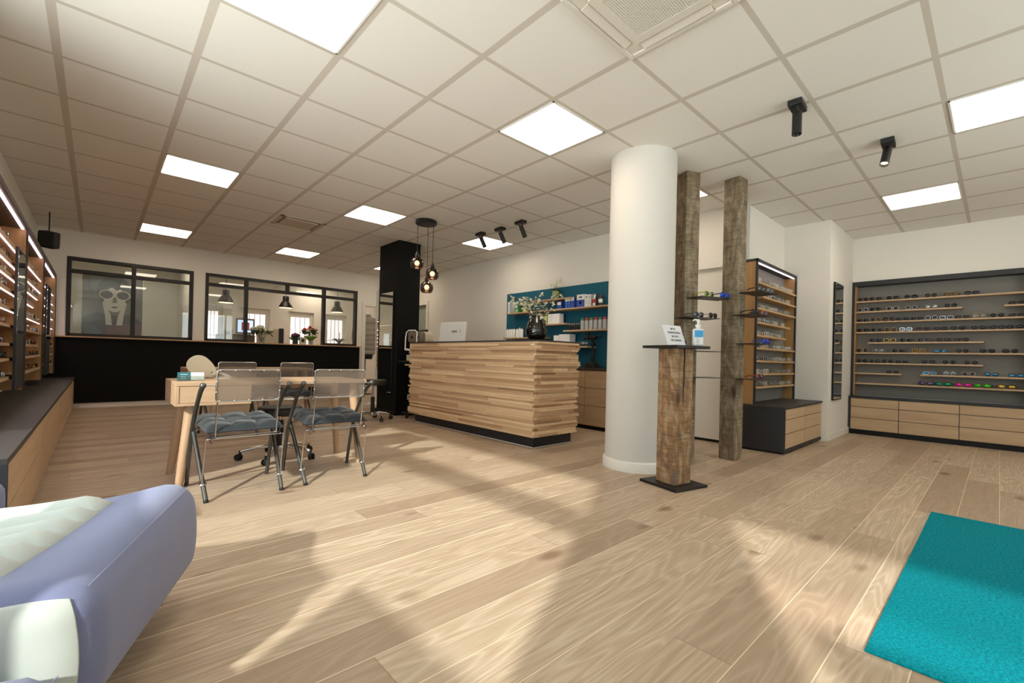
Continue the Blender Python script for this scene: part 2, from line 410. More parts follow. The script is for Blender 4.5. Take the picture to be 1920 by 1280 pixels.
def thing(name, label, cat, loc=(0, 0, 0), group=None):
    o = bpy.data.objects.new(name, None); COL.objects.link(o); o.location = loc; o['_o'] = tuple(loc); o.empty_display_size = .1
    return tag(o, label, cat, group)
def tag(o, label, cat, group=None):
    o['label'] = label; o['category'] = cat
    if group: o['group'] = group
    return o
def struct(o): o['kind'] = 'structure'; return o
def copy_tree(o, parent=None):
    c = o.copy(); COL.objects.link(c)
    if parent is not None: c.parent = parent
    for ch in list(o.children): copy_tree(ch, c)
    return c
ORD = ['first', 'second', 'third', 'fourth', 'fifth', 'sixth', 'seventh', 'eighth', 'ninth', 'tenth', 'eleventh', 'twelfth', 'thirteenth', 'fourteenth', 'fifteenth', 'sixteenth', 'seventeenth', 'eighteenth']
def text_mesh(name, body, size, mat, parent, mtx, align='CENTER', depth=.0006):
    cu = bpy.data.curves.new(name, 'FONT'); cu.body = body; cu.size = size; cu.align_x = align; cu.extrude = depth
    tmp = bpy.data.objects.new(name, cu); COL.objects.link(tmp)
    dg = bpy.context.evaluated_depsgraph_get()
    me = bpy.data.meshes.new_from_object(tmp.evaluated_get(dg))
    bpy.data.objects.remove(tmp); me.materials.clear(); me.materials.append(mat)
    ob = bpy.data.objects.new(name, me); COL.objects.link(ob)
    if parent is not None: ob.parent = parent
    ob.matrix_local = mtx
    return ob

# ------------------------------------------------------------------ room shell
def shell():
    struct(MB().box(-.6, -6.1, -.1, 8.6, 9.4, 0).build('floor', M['floor'], origin=(0, 0, 0)))
    struct(MB().box(-.6, -6.1, HC, 8.6, 9.4, HC+.1).build('ceiling', M['ceil'], origin=(0, 0, HC)))
    struct(MB().box(-.6, .05, 0, -.475, 9.4, HC).build('wall_left', M['wall']))
    # street facade on the left: piers and header around the openings
    b = MB(); b.box(-.6, -6.1, 2.53, -.475, .05, HC); b.box(-.6, -4.30, 0, -.475, -3.456, 2.53)
    struct(b.build('wall_street', M['wall']))
    # back wall with the two interior windows and the doorway
    b = MB(); Y0, Y1 = 6.45, 6.57
    b.box(-.475, Y0, 0, 4.60, Y1, 1.10)
    for x0, x1 in ((-.475, -.155), (1.437, 1.612), (4.425, 4.60)): b.box(x0, Y0, 1.10, x1, Y1, 2.355)
    b.box(-.475, Y0, 2.355, 5.5, Y1, HC); b.box(4.60, Y0, 2.06, 5.40, Y1, 2.355); b.box(5.40, Y0, 0, 5.5, Y1, 2.355)
    struct(b.build('wall_back', M['wall']))
    # petrol side wall with openings for two doors
    b = MB(); X0, X1 = 5.5, 5.62
    b.box(X0, -.22, 0, X1, 5.28, HC); b.box(X0, 6.12, 0, X1, 6.57, HC); b.box(X0, 5.28, 2.08, X1, 6.12, HC)
    b.box(X0, -1.43, 2.08, X1, -.22, HC)
    struct(b.build('wall_right', M['wall']))
    struct(MB().box(5.46, -1.43, 0, 6.95, -1.31, HC).build('wall_niche', M['wall']))
    struct(MB().box(6.82, -1.95, 0, 8.32, -1.43, HC).build('wall_pier', M['wall']))
    b = MB(); b.box(8.22, -6.1, 0, 8.34, -1.95, HC); b.box(8.06, -6.0, 2.135, 8.22, -1.95, HC); b.box(8.06, -6.0, 0, 8.22, -3.66, 2.135)
    struct(b.build('wall_display', M['wall']))
    b = MB(); b.box(-.6, -6.1, 0, 2.6, -6.0, HC); b.box(2.6, -6.1, 2.53, 8.0, -6.0, HC); b.box(2.6, -6.1, 0, 8.0, -6.0, .75); b.box(5.6, -6.1, .75, 8.22, -6.0, HC)
    struct(b.build('wall_front', M['wall']))
    struct(MB().box(2.0, -8.6, 2.56, 8.6, -6.1, 2.64).build('sun_blocker', M['skirt']))       # unseen canopy, added to keep sun off the front window
    # room behind the interior windows
    b = MB(); Z = 2.02
    wins = [(1.90, 2.36), (2.72, 3.36), (3.78, 4.42), (4.72, 5.30)]
    xs = [-.475]
    b.box(-.475, 9.2, Z, 5.62, 9.32, HC); b.box(-.475, 9.2, 0, 5.62, 9.32, .9)
    px = -.475
    for x0, x1 in wins: b.box(px, 9.2, .9, x0, 9.32, Z); px = x1
    b.box(px, 9.2, .9, 5.62, 9.32, Z)
    b.box(5.5, 6.57, 0, 5.62, 9.2, HC)
    struct(b.build('wall_workroom', M['wall']))
    for k, (x0, x1) in enumerate(wins):
        o = MB(); f = .085
        o.box(x0, 9.27, .9, x0+f, 9.33, Z); o.box(x1-f, 9.27, .9, x1, 9.33, Z); o.box(x0+f, 9.27, Z-f*1.6, x1-f, 9.33, Z); o.box(x0+f, 9.27, .9, x1-f, 9.33, .9+f)
        fr = struct(o.build('window_%d' % (k+4), M['skirt'], bevel=.006))
        MB().box(x0+f, 9.305, .9+f, x1-f, 9.315, Z-f*1.6).build('pane', M['frost'], fr)
        g = MB(); n = 4
        for i in range(1, n): xx = x0+f+(x1-x0-2*f)*i/n; g.cyl((xx, 9.288, .9+f), (xx, 9.288, Z-f*1.6), .006, n=6)
        g.cyl((x0+f, 9.288, 1.32), (x1-f, 9.288, 1.32), .006, n=6)
        g.build('window_bars', M['grey'], fr)
    # skirtings
    struct(MB().box(.02, 6.425, 0, 4.48, 6.45, .078).build('baseboard_back', M['skirt'], bevel=.004))
    struct(MB().box(6.88, -1.965, 0, 7.93, -1.95, .09).build('baseboard_pier', M['skirt'], bevel=.004))
    struct(MB().box(5.47, -1.445, 0, 5.50, -1.43, .06).build('baseboard_niche', M['skirt']))
    b = MB(); b.box(5.485, 1.5, 0, 5.5, 5.22, .07); struct(b.build('baseboard_right', M['skirt'], bevel=.004))
    # black half-height cladding and the oak ledge on it
    o = MB().box(-.475, 6.41, .078, 4.485, 6.449, 1.10).build('wall_cladding', M['blackwall']); struct(o)
    o = MB().box(-.470, 6.36, 1.101, 4.50, 6.448, 1.122).build('counter_ledge', M['shelfoak'], bevel=.003)
    tag(o, 'long thin oak ledge on top of the black half wall under the interior windows', 'ledge')
    # interior windows in the back wall
    def iwin(n, x0, x1, z0, z1, muls, tz, open_bay=None):
        fr = MB(); t = .05; yy = (6.47, 6.55)
        fr.box(x0, yy[0]-.03, z0, x0+t, yy[1], z1); fr.box(x1-t, yy[0]-.03, z0, x1, yy[1], z1); fr.box(x0+t, yy[0]-.03, z1-t, x1-t, yy[1], z1)
        ed = [x0]+[m[0] for m in muls if m[1]]+[x1]
        for a, c in zip(ed[:-1], ed[1:]):
            if open_bay and abs(a-open_bay) < .01: continue
            fr.box(a+.02, yy[0]-.03, z0, c-.02, yy[1], z0+t*.9)
        fr.box(x0+t, yy[0]-.03, tz-.027, x1-t, yy[1], tz+.027)
        for mx, full in muls: fr.box(mx-.027, yy[0]-.032, z0 if full else tz, mx+.027, yy[1], z1-t)
        f = struct(fr.build('window_%d' % n, M['bframe'], bevel=.003))
        allm = [x0+t-.02]+[m[0] for m in muls]+[x1-t+.02]
        for a, c in zip(allm[:-1], allm[1:]): MB().box(a+.027, 6.505, tz+.027, c-.027, 6.511, z1-t).build('top_pane', M['glass'], f)
        for a, c in zip(ed[:-1], ed[1:]):
            if open_bay and abs(a-open_bay) < .01: continue
            MB().box(a+.03, 6.505, z0+t*.9, c-.03, 6.511, tz-.027).build('pane', M['glass'], f)
    iwin(2, -.155, 1.437, 1.122, 2.352, [(.63, True)], 2.135)
    iwin(3, 1.612, 4.425, 1.122, 2.355, [(2.265, True), (2.99, False), (3.71, True)], 2.155, open_bay=2.265)
    # door frame of the doorway in the back wall
    b = MB(); b.box(4.535, 6.425, 0, 4.62, 6.58, 2.06); b.box(5.39, 6.425, 0, 5.47, 6.58, 2.06); b.box(4.535, 6.425, 2.04, 5.47, 6.58, 2.125)
    struct(b.build('door_1', M['skirt'], bevel=.006))
    # door at the far end of the right wall
    b = MB(); b.box(5.475, 5.20, 0, 5.64, 5.285, 2.08); b.box(5.475, 6.115, 0, 5.64, 6.20, 2.08); b.box(5.475, 5.20, 2.075, 5.64, 6.20, 2.16)
    d = struct(b.build('door_2', M['skirt'], bevel=.006))
    lf = MB().box(5.565, 5.285, .01, 5.60, 6.115, 2.075).build('door_leaf', plain('pale_green_door_glass', '#9aa596', .25), d)
    # flush white door by the niche
    d = struct(MB().box(5.545, -1.43, .035, 5.60, -.22, 2.08).build('door_3', M['wall']))
    MB().box(5.495, -1.43, 2.06, 5.60, -.22, 2.085).build('door_head', M['skirt'], d)
    MB().box(5.57, -1.43, .0, 5.61, -.22, .03).build('threshold', M['black'], d)
    # street windows on the left side of the room (behind and beside the viewer)
    def fac(n, y0, y1, muls, panels):
        b = MB(); xa, xb = -.575, -.515
        b.box(xa, y0, 2.47, xb, y1, 2.53); b.box(xa, y0, 0, xb, y1, .06); b.box(xa, y0, 0, xb, y0+.05, 2.53); b.box(xa, y1-.05, 0, xb, y1, 2.53)
        
        if n == 1: b.box(xa, y0, 1.84, xb, y1, 2.03)
        for m in muls: b.box(xa, m-.03, 0, xb, m+.03, 1.82)
        f = struct(b.build('window_%d' % n, M['skirt'], bevel=.004))
        MB().box(-.548, y0+.05, .06, -.542, y1-.05, 1.84).build('pane', M['clear'], f)
        MB().box(-.548, y0+.05, 2.03, -.542, y1-.05, 2.47).build('top_pane', M['clear'], f)
        for a, c, z in panels: MB().box(-.538, a, .06, -.53, c, z).build('screen_panel', M['skirt'], f)
    fac(1, -3.456, .05, [], [(-2.38, -1.68, 1.03), (-3.42, -2.52, 1.07)])
    fac(8, -6.0, -4.30, [-4.52], [(-6.0, -4.52, 1.82)])
    b = MB(); b.box(2.6, -6.08, 2.46, 5.6, -6.02, 2.53); b.box(2.6, -6.08, .75, 5.6, -6.02, .82)  # unseen front window, added to let in fill light
    for x in (2.6, 4.1, 5.54): b.box(x, -6.08, .75, x+.06, -6.02, 2.53)
    f = struct(b.build('window_9', M['skirt'])); MB().box(2.6, -6.055, .82, 5.6, -6.048, 2.46).build('pane', M['clear'], f)
shell()

# ------------------------------------------------------------------ columns
def columns():
    o = thing('column', 'thick round white column standing between the counter and the timber posts', 'column', (3.765, -1.188, 0))
    MB().lathe([(.287, 0), (.287, HC)], (3.765, -1.188, 0), 64).build('shaft', M['colpaint'], o, smooth='auto')
    MB().lathe([(.288, 0), (.305, 0), (.305, .075), (.298, .085), (.288, .088)], (3.765, -1.188, 0), 64).build('base_ring', M['skirt'], o, smooth='auto')
    o = thing('pillar', 'square black pillar rising to the ceiling left of the counter', 'pillar', (3.81, 3.38, 0))
    MB().box(3.62, 3.05, 0, 4.0, 3.70, HC-.002).build('shaft', M['blackwall'], o)
    b = MB(); b.box(3.60, 3.03, .0, 4.02, 3.72, .06); b.build('base_trim', M['black'], o)
    m = thing('wall_mirror', 'tall frameless mirror fixed to the left face of the black pillar', 'mirror', (3.60, 3.37, .34))
    MB().box(3.603, 3.17, .34, 3.619, 3.62, 1.95).build('backing', M['black'], m)
    MB().box(3.598, 3.175, .345, 3.6035, 3.615, 1.945).build('mirror_glass', M['mirror'], m)
    s = thing('power_socket', 'white power socket low on the black pillar with a black plug', 'socket', (3.84, 3.05, .25))
    MB().box(3.82, 3.035, .24, 3.90, 3.0495, .32).build('plate', M['white'], s, bevel=.004)
    MB().cyl((3.86, 3.036, .28), (3.86, 2.99, .28), .022, .018, 12).build('plug', M['rubber'], s)
columns()

# ------------------------------------------------------------------ ceiling fittings
T = .625
def ceiling_things():
    spots = {(4, 1): 'square ceiling light panel nearest the round column', (1, -4): 'ceiling light panel on the left above the oak desk',
             (1, -9): 'ceiling light panel far back just above the left interior window', (1, 1): 'big ceiling light panel cut by the top edge of the photo',
             (4, -4): 'ceiling light panel left of the black pendant cluster', (4, -9): 'ceiling light panel far back in front of the wide interior window',
             (7, -4): 'ceiling light panel behind the three black spotlights', (7, -9): 'ceiling light panel mostly hidden behind the black pillar',
             (7, 1): 'ceiling light panel seen between the two tall timber posts', (7, 5): 'large ceiling light panel at the right edge of the photo',
             (10, 4): 'ceiling light panel in front of the sunglasses wall'}
    for (i, j), lab in spots.items():
        x0, y1 = i*T, -j*T; y0 = y1-T
        o = thing('ceiling_light', lab, 'ceiling light', (x0+T/2, y0+T/2, HC), 'recessed square ceiling lights')
        f = MB(); g = .014; z0, z1 = HC-.006, HC+.0
        f.box(x0+g, y0+g, z0, x1 := x0+T-g, y0+g+.012, z1); f.box(x0+g, y1-g-.012, z0, x1, y1-g, z1); f.box(x0+g, y0+g, z0, x0+g+.012, y1-g, z1); f.box(x1-.012, y0+g, z0, x1, y1-g, z1)
        f.build('frame', M['white'], o)
        MB().box(x0+g+.012, y0+g+.012, HC-.004, x0+T-g-.012, y1-g-.012, HC-.001).build('diffuser', M['panel'], o)
    # ceiling cassette air conditioner
    x0, y1 = 3*T, -3*T; x1, y0 = x0+T, y1-T; cx, cyy = (x0+x1)/2, (y0+y1)/2
    o = thing('air_conditioner', 'white square cassette air conditioner with a perforated grille in the ceiling', 'air conditioner', (cx, cyy, HC))
    am = plain('warm_white_plastic', '#dcd6cb', .5, var=.01)
    def ring(b, a0, a1, z0, z1):
        b.box(cx-a1, cyy-a1, z0, cx+a1, cyy-a0, z1); b.box(cx-a1, cyy+a0, z0, cx+a1, cyy+a1, z1); b.box(cx-a1, cyy-a0, z0, cx-a0, cyy+a0, z1); b.box(cx+a0, cyy-a0, z0, cx+a1, cyy+a0, z1)
    hb = MB(); ring(hb, .285, .317, HC-.022, HC-.001); hb.build('outer_frame', am, o, bevel=.006)
    hb = MB(); ring(hb, .222, .283, HC-.014, HC-.001); hb.build('inner_frame', am, o)
    for k in range(4):
        m = Matrix.Rotation(k*PI/2, 3, 'Z'); b = MB(); b.obox((0, 0, 0), (.40, .05, .006), 0, math.radians(12))
        b.v = [tuple(m @ Vector((p[0], p[1]-.254, p[2]))+Vector((cx, cyy, HC-.0185))) for p in b.v]
        b.build('air_flap', am, o, bevel=.002)
    g = MB(); ring(g, .168, .218, HC-.024, HC-.001); n = 27; st = .336/n; g.cur = 0
    for k in range(n+1):
        q = -.168+k*st; g.box(cx+q-.0032, cyy-.168, HC-.022, cx+q+.0032, cyy+.168, HC-.019); g.box(cx-.168, cyy+q-.0032, HC-.0221, cx+.168, cyy+q+.0032, HC-.0189)
    g.build('grille', am, o)
    MB().box(cx-.168, cyy-.168, HC-.008, cx+.168, cyy+.168, HC-.004).build('filter', M['dgrey'], o)
    # flat supply air vent further back
    x0, y0 = 3.08*T, 4.86*T; x1, y1 = x0+.58, y0+.52
    o = thing('air_vent', 'flat beige ceiling air vent far back on the left', 'air vent', ((x0+x1)/2, (y0+y1)/2, HC))
    b = MB(); b.box(x0, y0, HC-.012, x1, y0+.05, HC-.001); b.box(x0, y1-.05, HC-.012, x1, y1, HC-.001); b.box(x0, y0, HC-.012, x0+.05, y1, HC-.001); b.box(x1-.05, y0, HC-.012, x1, y1, HC-.001)
    vm = plain('beige_vent', '#c9beac', .7); b.build('frame', vm, o, bevel=.004)
    MB().box(x0+.085, y0+.085, HC-.02, x1-.085, y1-.085, HC-.008).build('plate', vm, o)
    MB().box(x0+.05, y0+.05, HC-.006, x1-.05, y1-.05, HC-.002).build('duct', plain('vent_duct', '#8d8273', .8), o)
    # black ceiling spotlights
    def spot(x, y, tilt, head, label, lit, group):
        o = thing('ceiling_spotlight', label, 'spotlight', (x, y, HC), group)
        MB().obox((x, y, HC-.02), (.16, .085, .038), head).build('mount', M['blackmetal'], o, bevel=.003)
        d = Vector(tilt).normalized(); a = Vector((x, y, HC-.055))
        MB().cyl((x, y, HC-.036), a+d*.02, .008, n=8).build('joint', M['chrome'], o)
        b = MB(); s_, e_ = a+d*.005, a+d*.165
        b.tube([s_, s_+d*.004, e_], [.026, .030, .030], 20, caps=False); b.tube([e_, e_-d*.02], [.030, .020], 20, caps=False); b.tube([s_, s_+d*.001], [.026, .026], 20)
        b.build('lamp_head', M['blackmetal'], o, smooth='auto')
        MB().cyl(e_-d*.019, e_-d*.021, .021, n=16).build('bulb', M['spot'] if lit else M['dgrey'], o)
        if lit:
            ld = bpy.data.lights.new('spot_beam', 'SPOT'); ld.energy = 9; ld.color = (1, .82, .6); ld.spot_size = math.radians(46); ld.spot_blend = .6; ld.shadow_soft_size = .02
            lo = bpy.data.objects.new('spot_beam', ld); COL.objects.link(lo); lo.parent = o
            lo.location = (e_+d*.005)-Vector((x, y, HC)); lo.rotation_euler = d.to_track_quat('-Z', 'Y').to_euler()
    spot(3.72, -2.42, (-.05, -.01, -1), .05, 'black ceiling spotlight nearest the viewer, its lamp unlit', False, 'spotlights on the right')
    spot(4.80, -2.77, (-.42, .10, -1), .05, 'black ceiling spotlight glowing warm, in front of the right light panel', True, 'spotlights on the right')
    for k, (x, y) in enumerate(((4.24, 1.79), (4.27, 1.39), (4.25, .95))):
        spot(x, y, (.62, -.02, -1), PI/2-.1, ('leftmost', 'middle', 'rightmost')[k]+' of the three black spotlights above the counter', True, 'three spotlights above the counter')
    # pendant cluster above the counter
    x, y = 3.39, 1.88
    o = thing('pendant_cluster', 'black round ceiling rose with three smoked glass globe lamps above the counter', 'pendant lamp', (x, y, HC))
    MB().lathe([(.0001, -.001), (.135, -.001), (.14, -.008), (.14, -.045), (.135, -.05), (.0001, -.05)], (x, y, HC), 40).build('ceiling_rose', M['blackmetal'], o, smooth='auto')
    for dx, dy, zb in ((-.085, .07, 2.175), (.075, -.06, 2.04), (.03, -.0, 1.86)):
        c = (x+dx, y+dy, zb)
        MB().cyl((c[0], c[1], HC-.05), (c[0], c[1], zb+.12), .0035, n=6).build('cable', M['rubber'], o)
        b = MB().lathe([(.0001, .155), (.012, .155), (.016, .135), (.026, .12), (.03, .085), (.027, .07), (.0001, .07)], c, 16); b.build('lamp_holder', M['blackmetal'], o, smooth='auto')
        prof = [(.03, .082), (.055, .068), (.078, .035), (.086, -.002), (.080, -.04), (.062, -.07)]
        sh = MB().lathe(prof+[(r-.003, z) for r, z in prof[::-1]], c, 32).build('glass_shade', M['bulbglass'], o, smooth=True)
        rb = MB()
        for k in range(9):
            z = .05-k*.0135
            r = .002+(.086*math.sqrt(max(0, 1-((z+.002)/.098)**2)))
            rb.tube([(c[0]+r*math.cos(q*PI/12), c[1]+r*math.sin(q*PI/12), c[2]+z) for q in range(24)], .0016, 5, closed=True)
        rb.build('shade_ribs', M['blackmetal'], sh)
        MB().ball((c[0], c[1], c[2]+.005), .032, 14).build('bulb', M['bulb'], o, smooth=True)
    # loudspeaker in the corner
    o = thing('loudspeaker', 'small black loudspeaker on a ceiling rod in the back left corner', 'loudspeaker', (-.29, 5.35, 2.38))
    b = MB(); b.rbox(-.09, -.07, -.11, .09, .07, .11, .02, 6); m = Matrix.Rotation(-.5, 3, 'Z') @ Matrix.Rotation(.25, 3, 'X') @ Matrix.Rotation(.18, 3, 'Y')
    b.v = [tuple(m @ Vector(p)+Vector((-.29, 5.35, 2.38))) for p in b.v]; b.build('cabinet', M['rubber'], o)
    MB().cyl((-.29, 5.35, 2.47), (-.29, 5.35, HC), .007, n=8).build('rod', M['blackmetal'], o)
ceiling_things()

# ------------------------------------------------------------------ reception counter
def counter():
    o = thing('reception_counter', 'reception counter clad in stacked oak strips with black top and plinth', 'counter', (3.83, 1.13, 0))
    MB().box(3.565, -.07, 0, 4.16, 2.35, .13).build('plinth', M['anth'], o)
    b = MB(); b.box(3.562, -.073, 0, 3.566, 2.35, .006); b.box(3.562, -.073, 0, 4.16, -.069, .006); b.build('floor_seal', M['skirt'], o)
    MB().box(3.50, -.13, .13, 4.17, 2.34, 1.10).build('carcass', M['oakz'], o)
    MB().box(3.485, -.155, 1.118, 4.20, 2.41, 1.135).build('worktop', M['anthtop'], o, bevel=.002)
    rnd = random.Random(11); b = MB(); z = .125; k = 0; last = -1
    while z < 1.116:
        h = rnd.choice((.020, .024, .024, .028, .034)); h = min(h, 1.118-z)
        if h < .012: break
        prot = rnd.choice((.0, .003, .008, .018, .024, .030)) ; sp = rnd.choice((0, .004, .010, .020, .028, .034))
        if prot == last: prot = .013
        last = prot
        own = k % 2 == 0      # which side runs through at the corner
        # front (facing -x), running along y
        y = -.13-(sp if own else -.012*rnd.random())
        yend = 2.40+rnd.uniform(-.05, .03)
        if abs(z-.79) < .018: yend = 2.56
        first = True
        while y < yend-.02:
            L = rnd.uniform(.3, 1.3); y2 = min(y+L, yend)
            if yend-y2 < .15: y2 = yend
            d = prot if rnd.random() < .7 else max(0, prot+rnd.choice((-.016, -.010, .012)))
            b.box(3.50-.002-d, y+.0004, z+.0006, 3.56, y2-.0004, z+h-.0006); y = y2
        # short side (facing -y), running along x
        x = 3.50-(.0 if own else prot*.9); xend = 4.16+rnd.uniform(-.03, .045)
        if own: x = 3.561
        while x < xend-.02:
            L = rnd.uniform(.2, .8); x2 = min(x+L, xend)
            if xend-x2 < .1: x2 = xend
            d = sp if rnd.random() < .75 else max(0, sp+rnd.choice((-.01, .008)))
            b.box(x+.0004, -.13-.002-d, z+.0006, x2-.0004, -.08, z+h-.0006); x = x2
        z += h; k += 1
    b.build('strip_cladding', M['slat'], o)
    # inner desk surface carrying the screen, behind the raised front
    MB().box(4.17, .55, .73, 4.60, 2.62, .76).build('inner_desk', M['shelfoak'], o, bevel=.003)
    for yy in (.56, 2.56): MB().box(4.56, yy, 0, 4.59, yy+.04, .73).build('desk_leg', M['blackmetal'], o)
    # computer screen seen from behind
    s = thing('computer_screen', 'white computer screen seen from behind above the counter', 'computer screen', (4.27, 2.47, .76))
    def tilt(b, c, rz, ry):
        m = Matrix.Rotation(rz, 3, 'Z') @ Matrix.Rotation(ry, 3, 'Y'); b.v = [tuple(m @ Vector(p)+Vector(c)) for p in b.v]; return b
    c = (4.27, 2.47, 1.305)
    tilt(MB().rbox(-.022, -.27, -.18, .018, .27, .18, .012, 10), c, .22, .12).build('housing', M['white'], s)
    tilt(MB().box(.0185, -.25, -.15, .021, .25, .16), c, .22, .12).build('display', M['rubber'], s)
    b = MB(); b.box(-.0235, -.165, .0, -.0218, -.155, .055); b.box(-.0232, -.10, .01, -.0218, .01, .04); b.box(-.0232, -.24, -.18, -.0218, -.235, -.12); tilt(b, c, .22, .12).build('back_sockets', M['grey'], s)
    b = MB(); b.box(4.24, 2.43, .775, 4.26, 2.51, 1.22); b.box(4.19, 2.37, .7602, 4.39, 2.57, .775); b.build('stand', M['white'], s, bevel=.004)
    # vase with blossoming twigs
    vx, vy, vz = 3.66, .02, 1.1352
    v = thing('flower_vase', 'dark glass vase with white blossoming branches on the counter corner', 'vase', (vx, vy, vz))
    pr = [(.0001, 0), (.055, .0), (.085, .014), (.110, .052), (.117, .098), (.108, .15), (.086, .21), (.066, .25), (.064, .262)]
    MB().lathe(pr+[(r-.004, z+.003) for r, z in pr[::-1][:-1]]+[(.0001, .006)], (vx, vy, vz), 40).build('glass_body', M['smoke'], v, smooth=True)
    MB().lathe([(.0001, .008), (.07, .012), (.092, .045), (.098, .08), (.095, .09), (.0001, .09)], (vx, vy, vz), 24).build('dark_water', plain('dark_water', '#0b0c09', .1), v, smooth='auto')
    rnd = random.Random(5); st = MB(); pe = MB(); lf = MB()
    rt = Vector((.73, -.68, 0)); up = Vector((0, 0, 1)); bk = Vector((.68, .73, 0)); o3 = Vector((vx, vy, vz))
    def br(pts, r):
        P = [o3+rt*a*1.12+up*c_*1.14+bk*d for a, c_, d in pts]; st.tube(P, [r*(1-.6*i/len(P)) for i in range(len(P))], 5); return P
    def bloom(p, s):
        for k in range(5):
            q = rnd.uniform(0, 6.3); t = rnd.uniform(-.6, .9)
            d = Vector((math.cos(q)*math.cos(t), math.sin(q)*math.cos(t), math.sin(t)))*s; w_ = d.cross(Vector((.3, .2, 1))).normalized()*s*.45
            pe.poly([p, p+d*.6+w_, p+d*1.1, p+d*.6-w_], d.cross(w_).normalized()*.0012)
    brs = [[(0, .06, 0), (-.04, .22, .01), (-.10, .33, .02), (-.17, .385, .0), (-.24, .37, 0)], [(.01, .06, 0), (-.01, .24, 0), (-.01, .38, .03), (.02, .45, .03)],
           [(.01, .06, .02), (.05, .2, .03), (.10, .32, .02), (.15, .40, 0), (.22, .46, 0)], [(0, .06, -.02), (.04, .2, -.03), (.09, .27, -.04), (.16, .33, -.05)],
           [(0, .06, 0), (-.03, .24, -.03), (-.07, .36, -.05), (-.13, .41, -.06)], [(0, .06, 0), (.0, .25, -.02), (.04, .36, -.04), (.07, .41, -.05)], [(0, .06, 0), (-.02, .22, .04), (-.12, .32, .05), (-.22, .34, .05)],
           [(-.24, .37, 0), (-.255, .40, 0), (-.252, .44, 0)], [(-.17, .385, 0), (-.21, .41, .01), (-.235, .40, .01)]]
    for q in brs:
        P = br(q, .0055)
        for k in range(7 if len(q) > 3 else 1):
            i = rnd.randint(max(0, len(P)-3), len(P)-1); p = P[i]+Vector((rnd.uniform(-.03, .03), rnd.uniform(-.03, .03), rnd.uniform(-.05, .02))); st.tube([P[i], p], .0016, 4); bloom(p, rnd.uniform(.02, .032))
    for k in range(26):
        bloom(o3+rt*rnd.uniform(-.17, .11)+up*rnd.uniform(.33, .47)+bk*rnd.uniform(-.05, .05), rnd.uniform(.016, .028))
    for k in range(80):
        a = rnd.uniform(-.10, .12); h = rnd.uniform(.19, .38); p = o3+rt*a*.6+up*h+bk*rnd.uniform(-.06, .06)
        d = (rt*(a*3+rnd.uniform(-.4, .4))+up*rnd.uniform(-.7, .5)+bk*rnd.uniform(-.6, .4)).normalized()*rnd.uniform(.03, .065); w_ = d.cross(Vector((.2, .3, 1))).normalized()*.012
        lf.poly([p, p+d*.4+w_, p+d, p+d*.4-w_], d.cross(w_).normalized()*.001)
    st.build('branches', M['twig'], v); pe.build('blossoms', M['petal'], v); lf.build('leaves', plain('dusty_leaf', '#5c6a52', .7, var=.25), v)
counter()

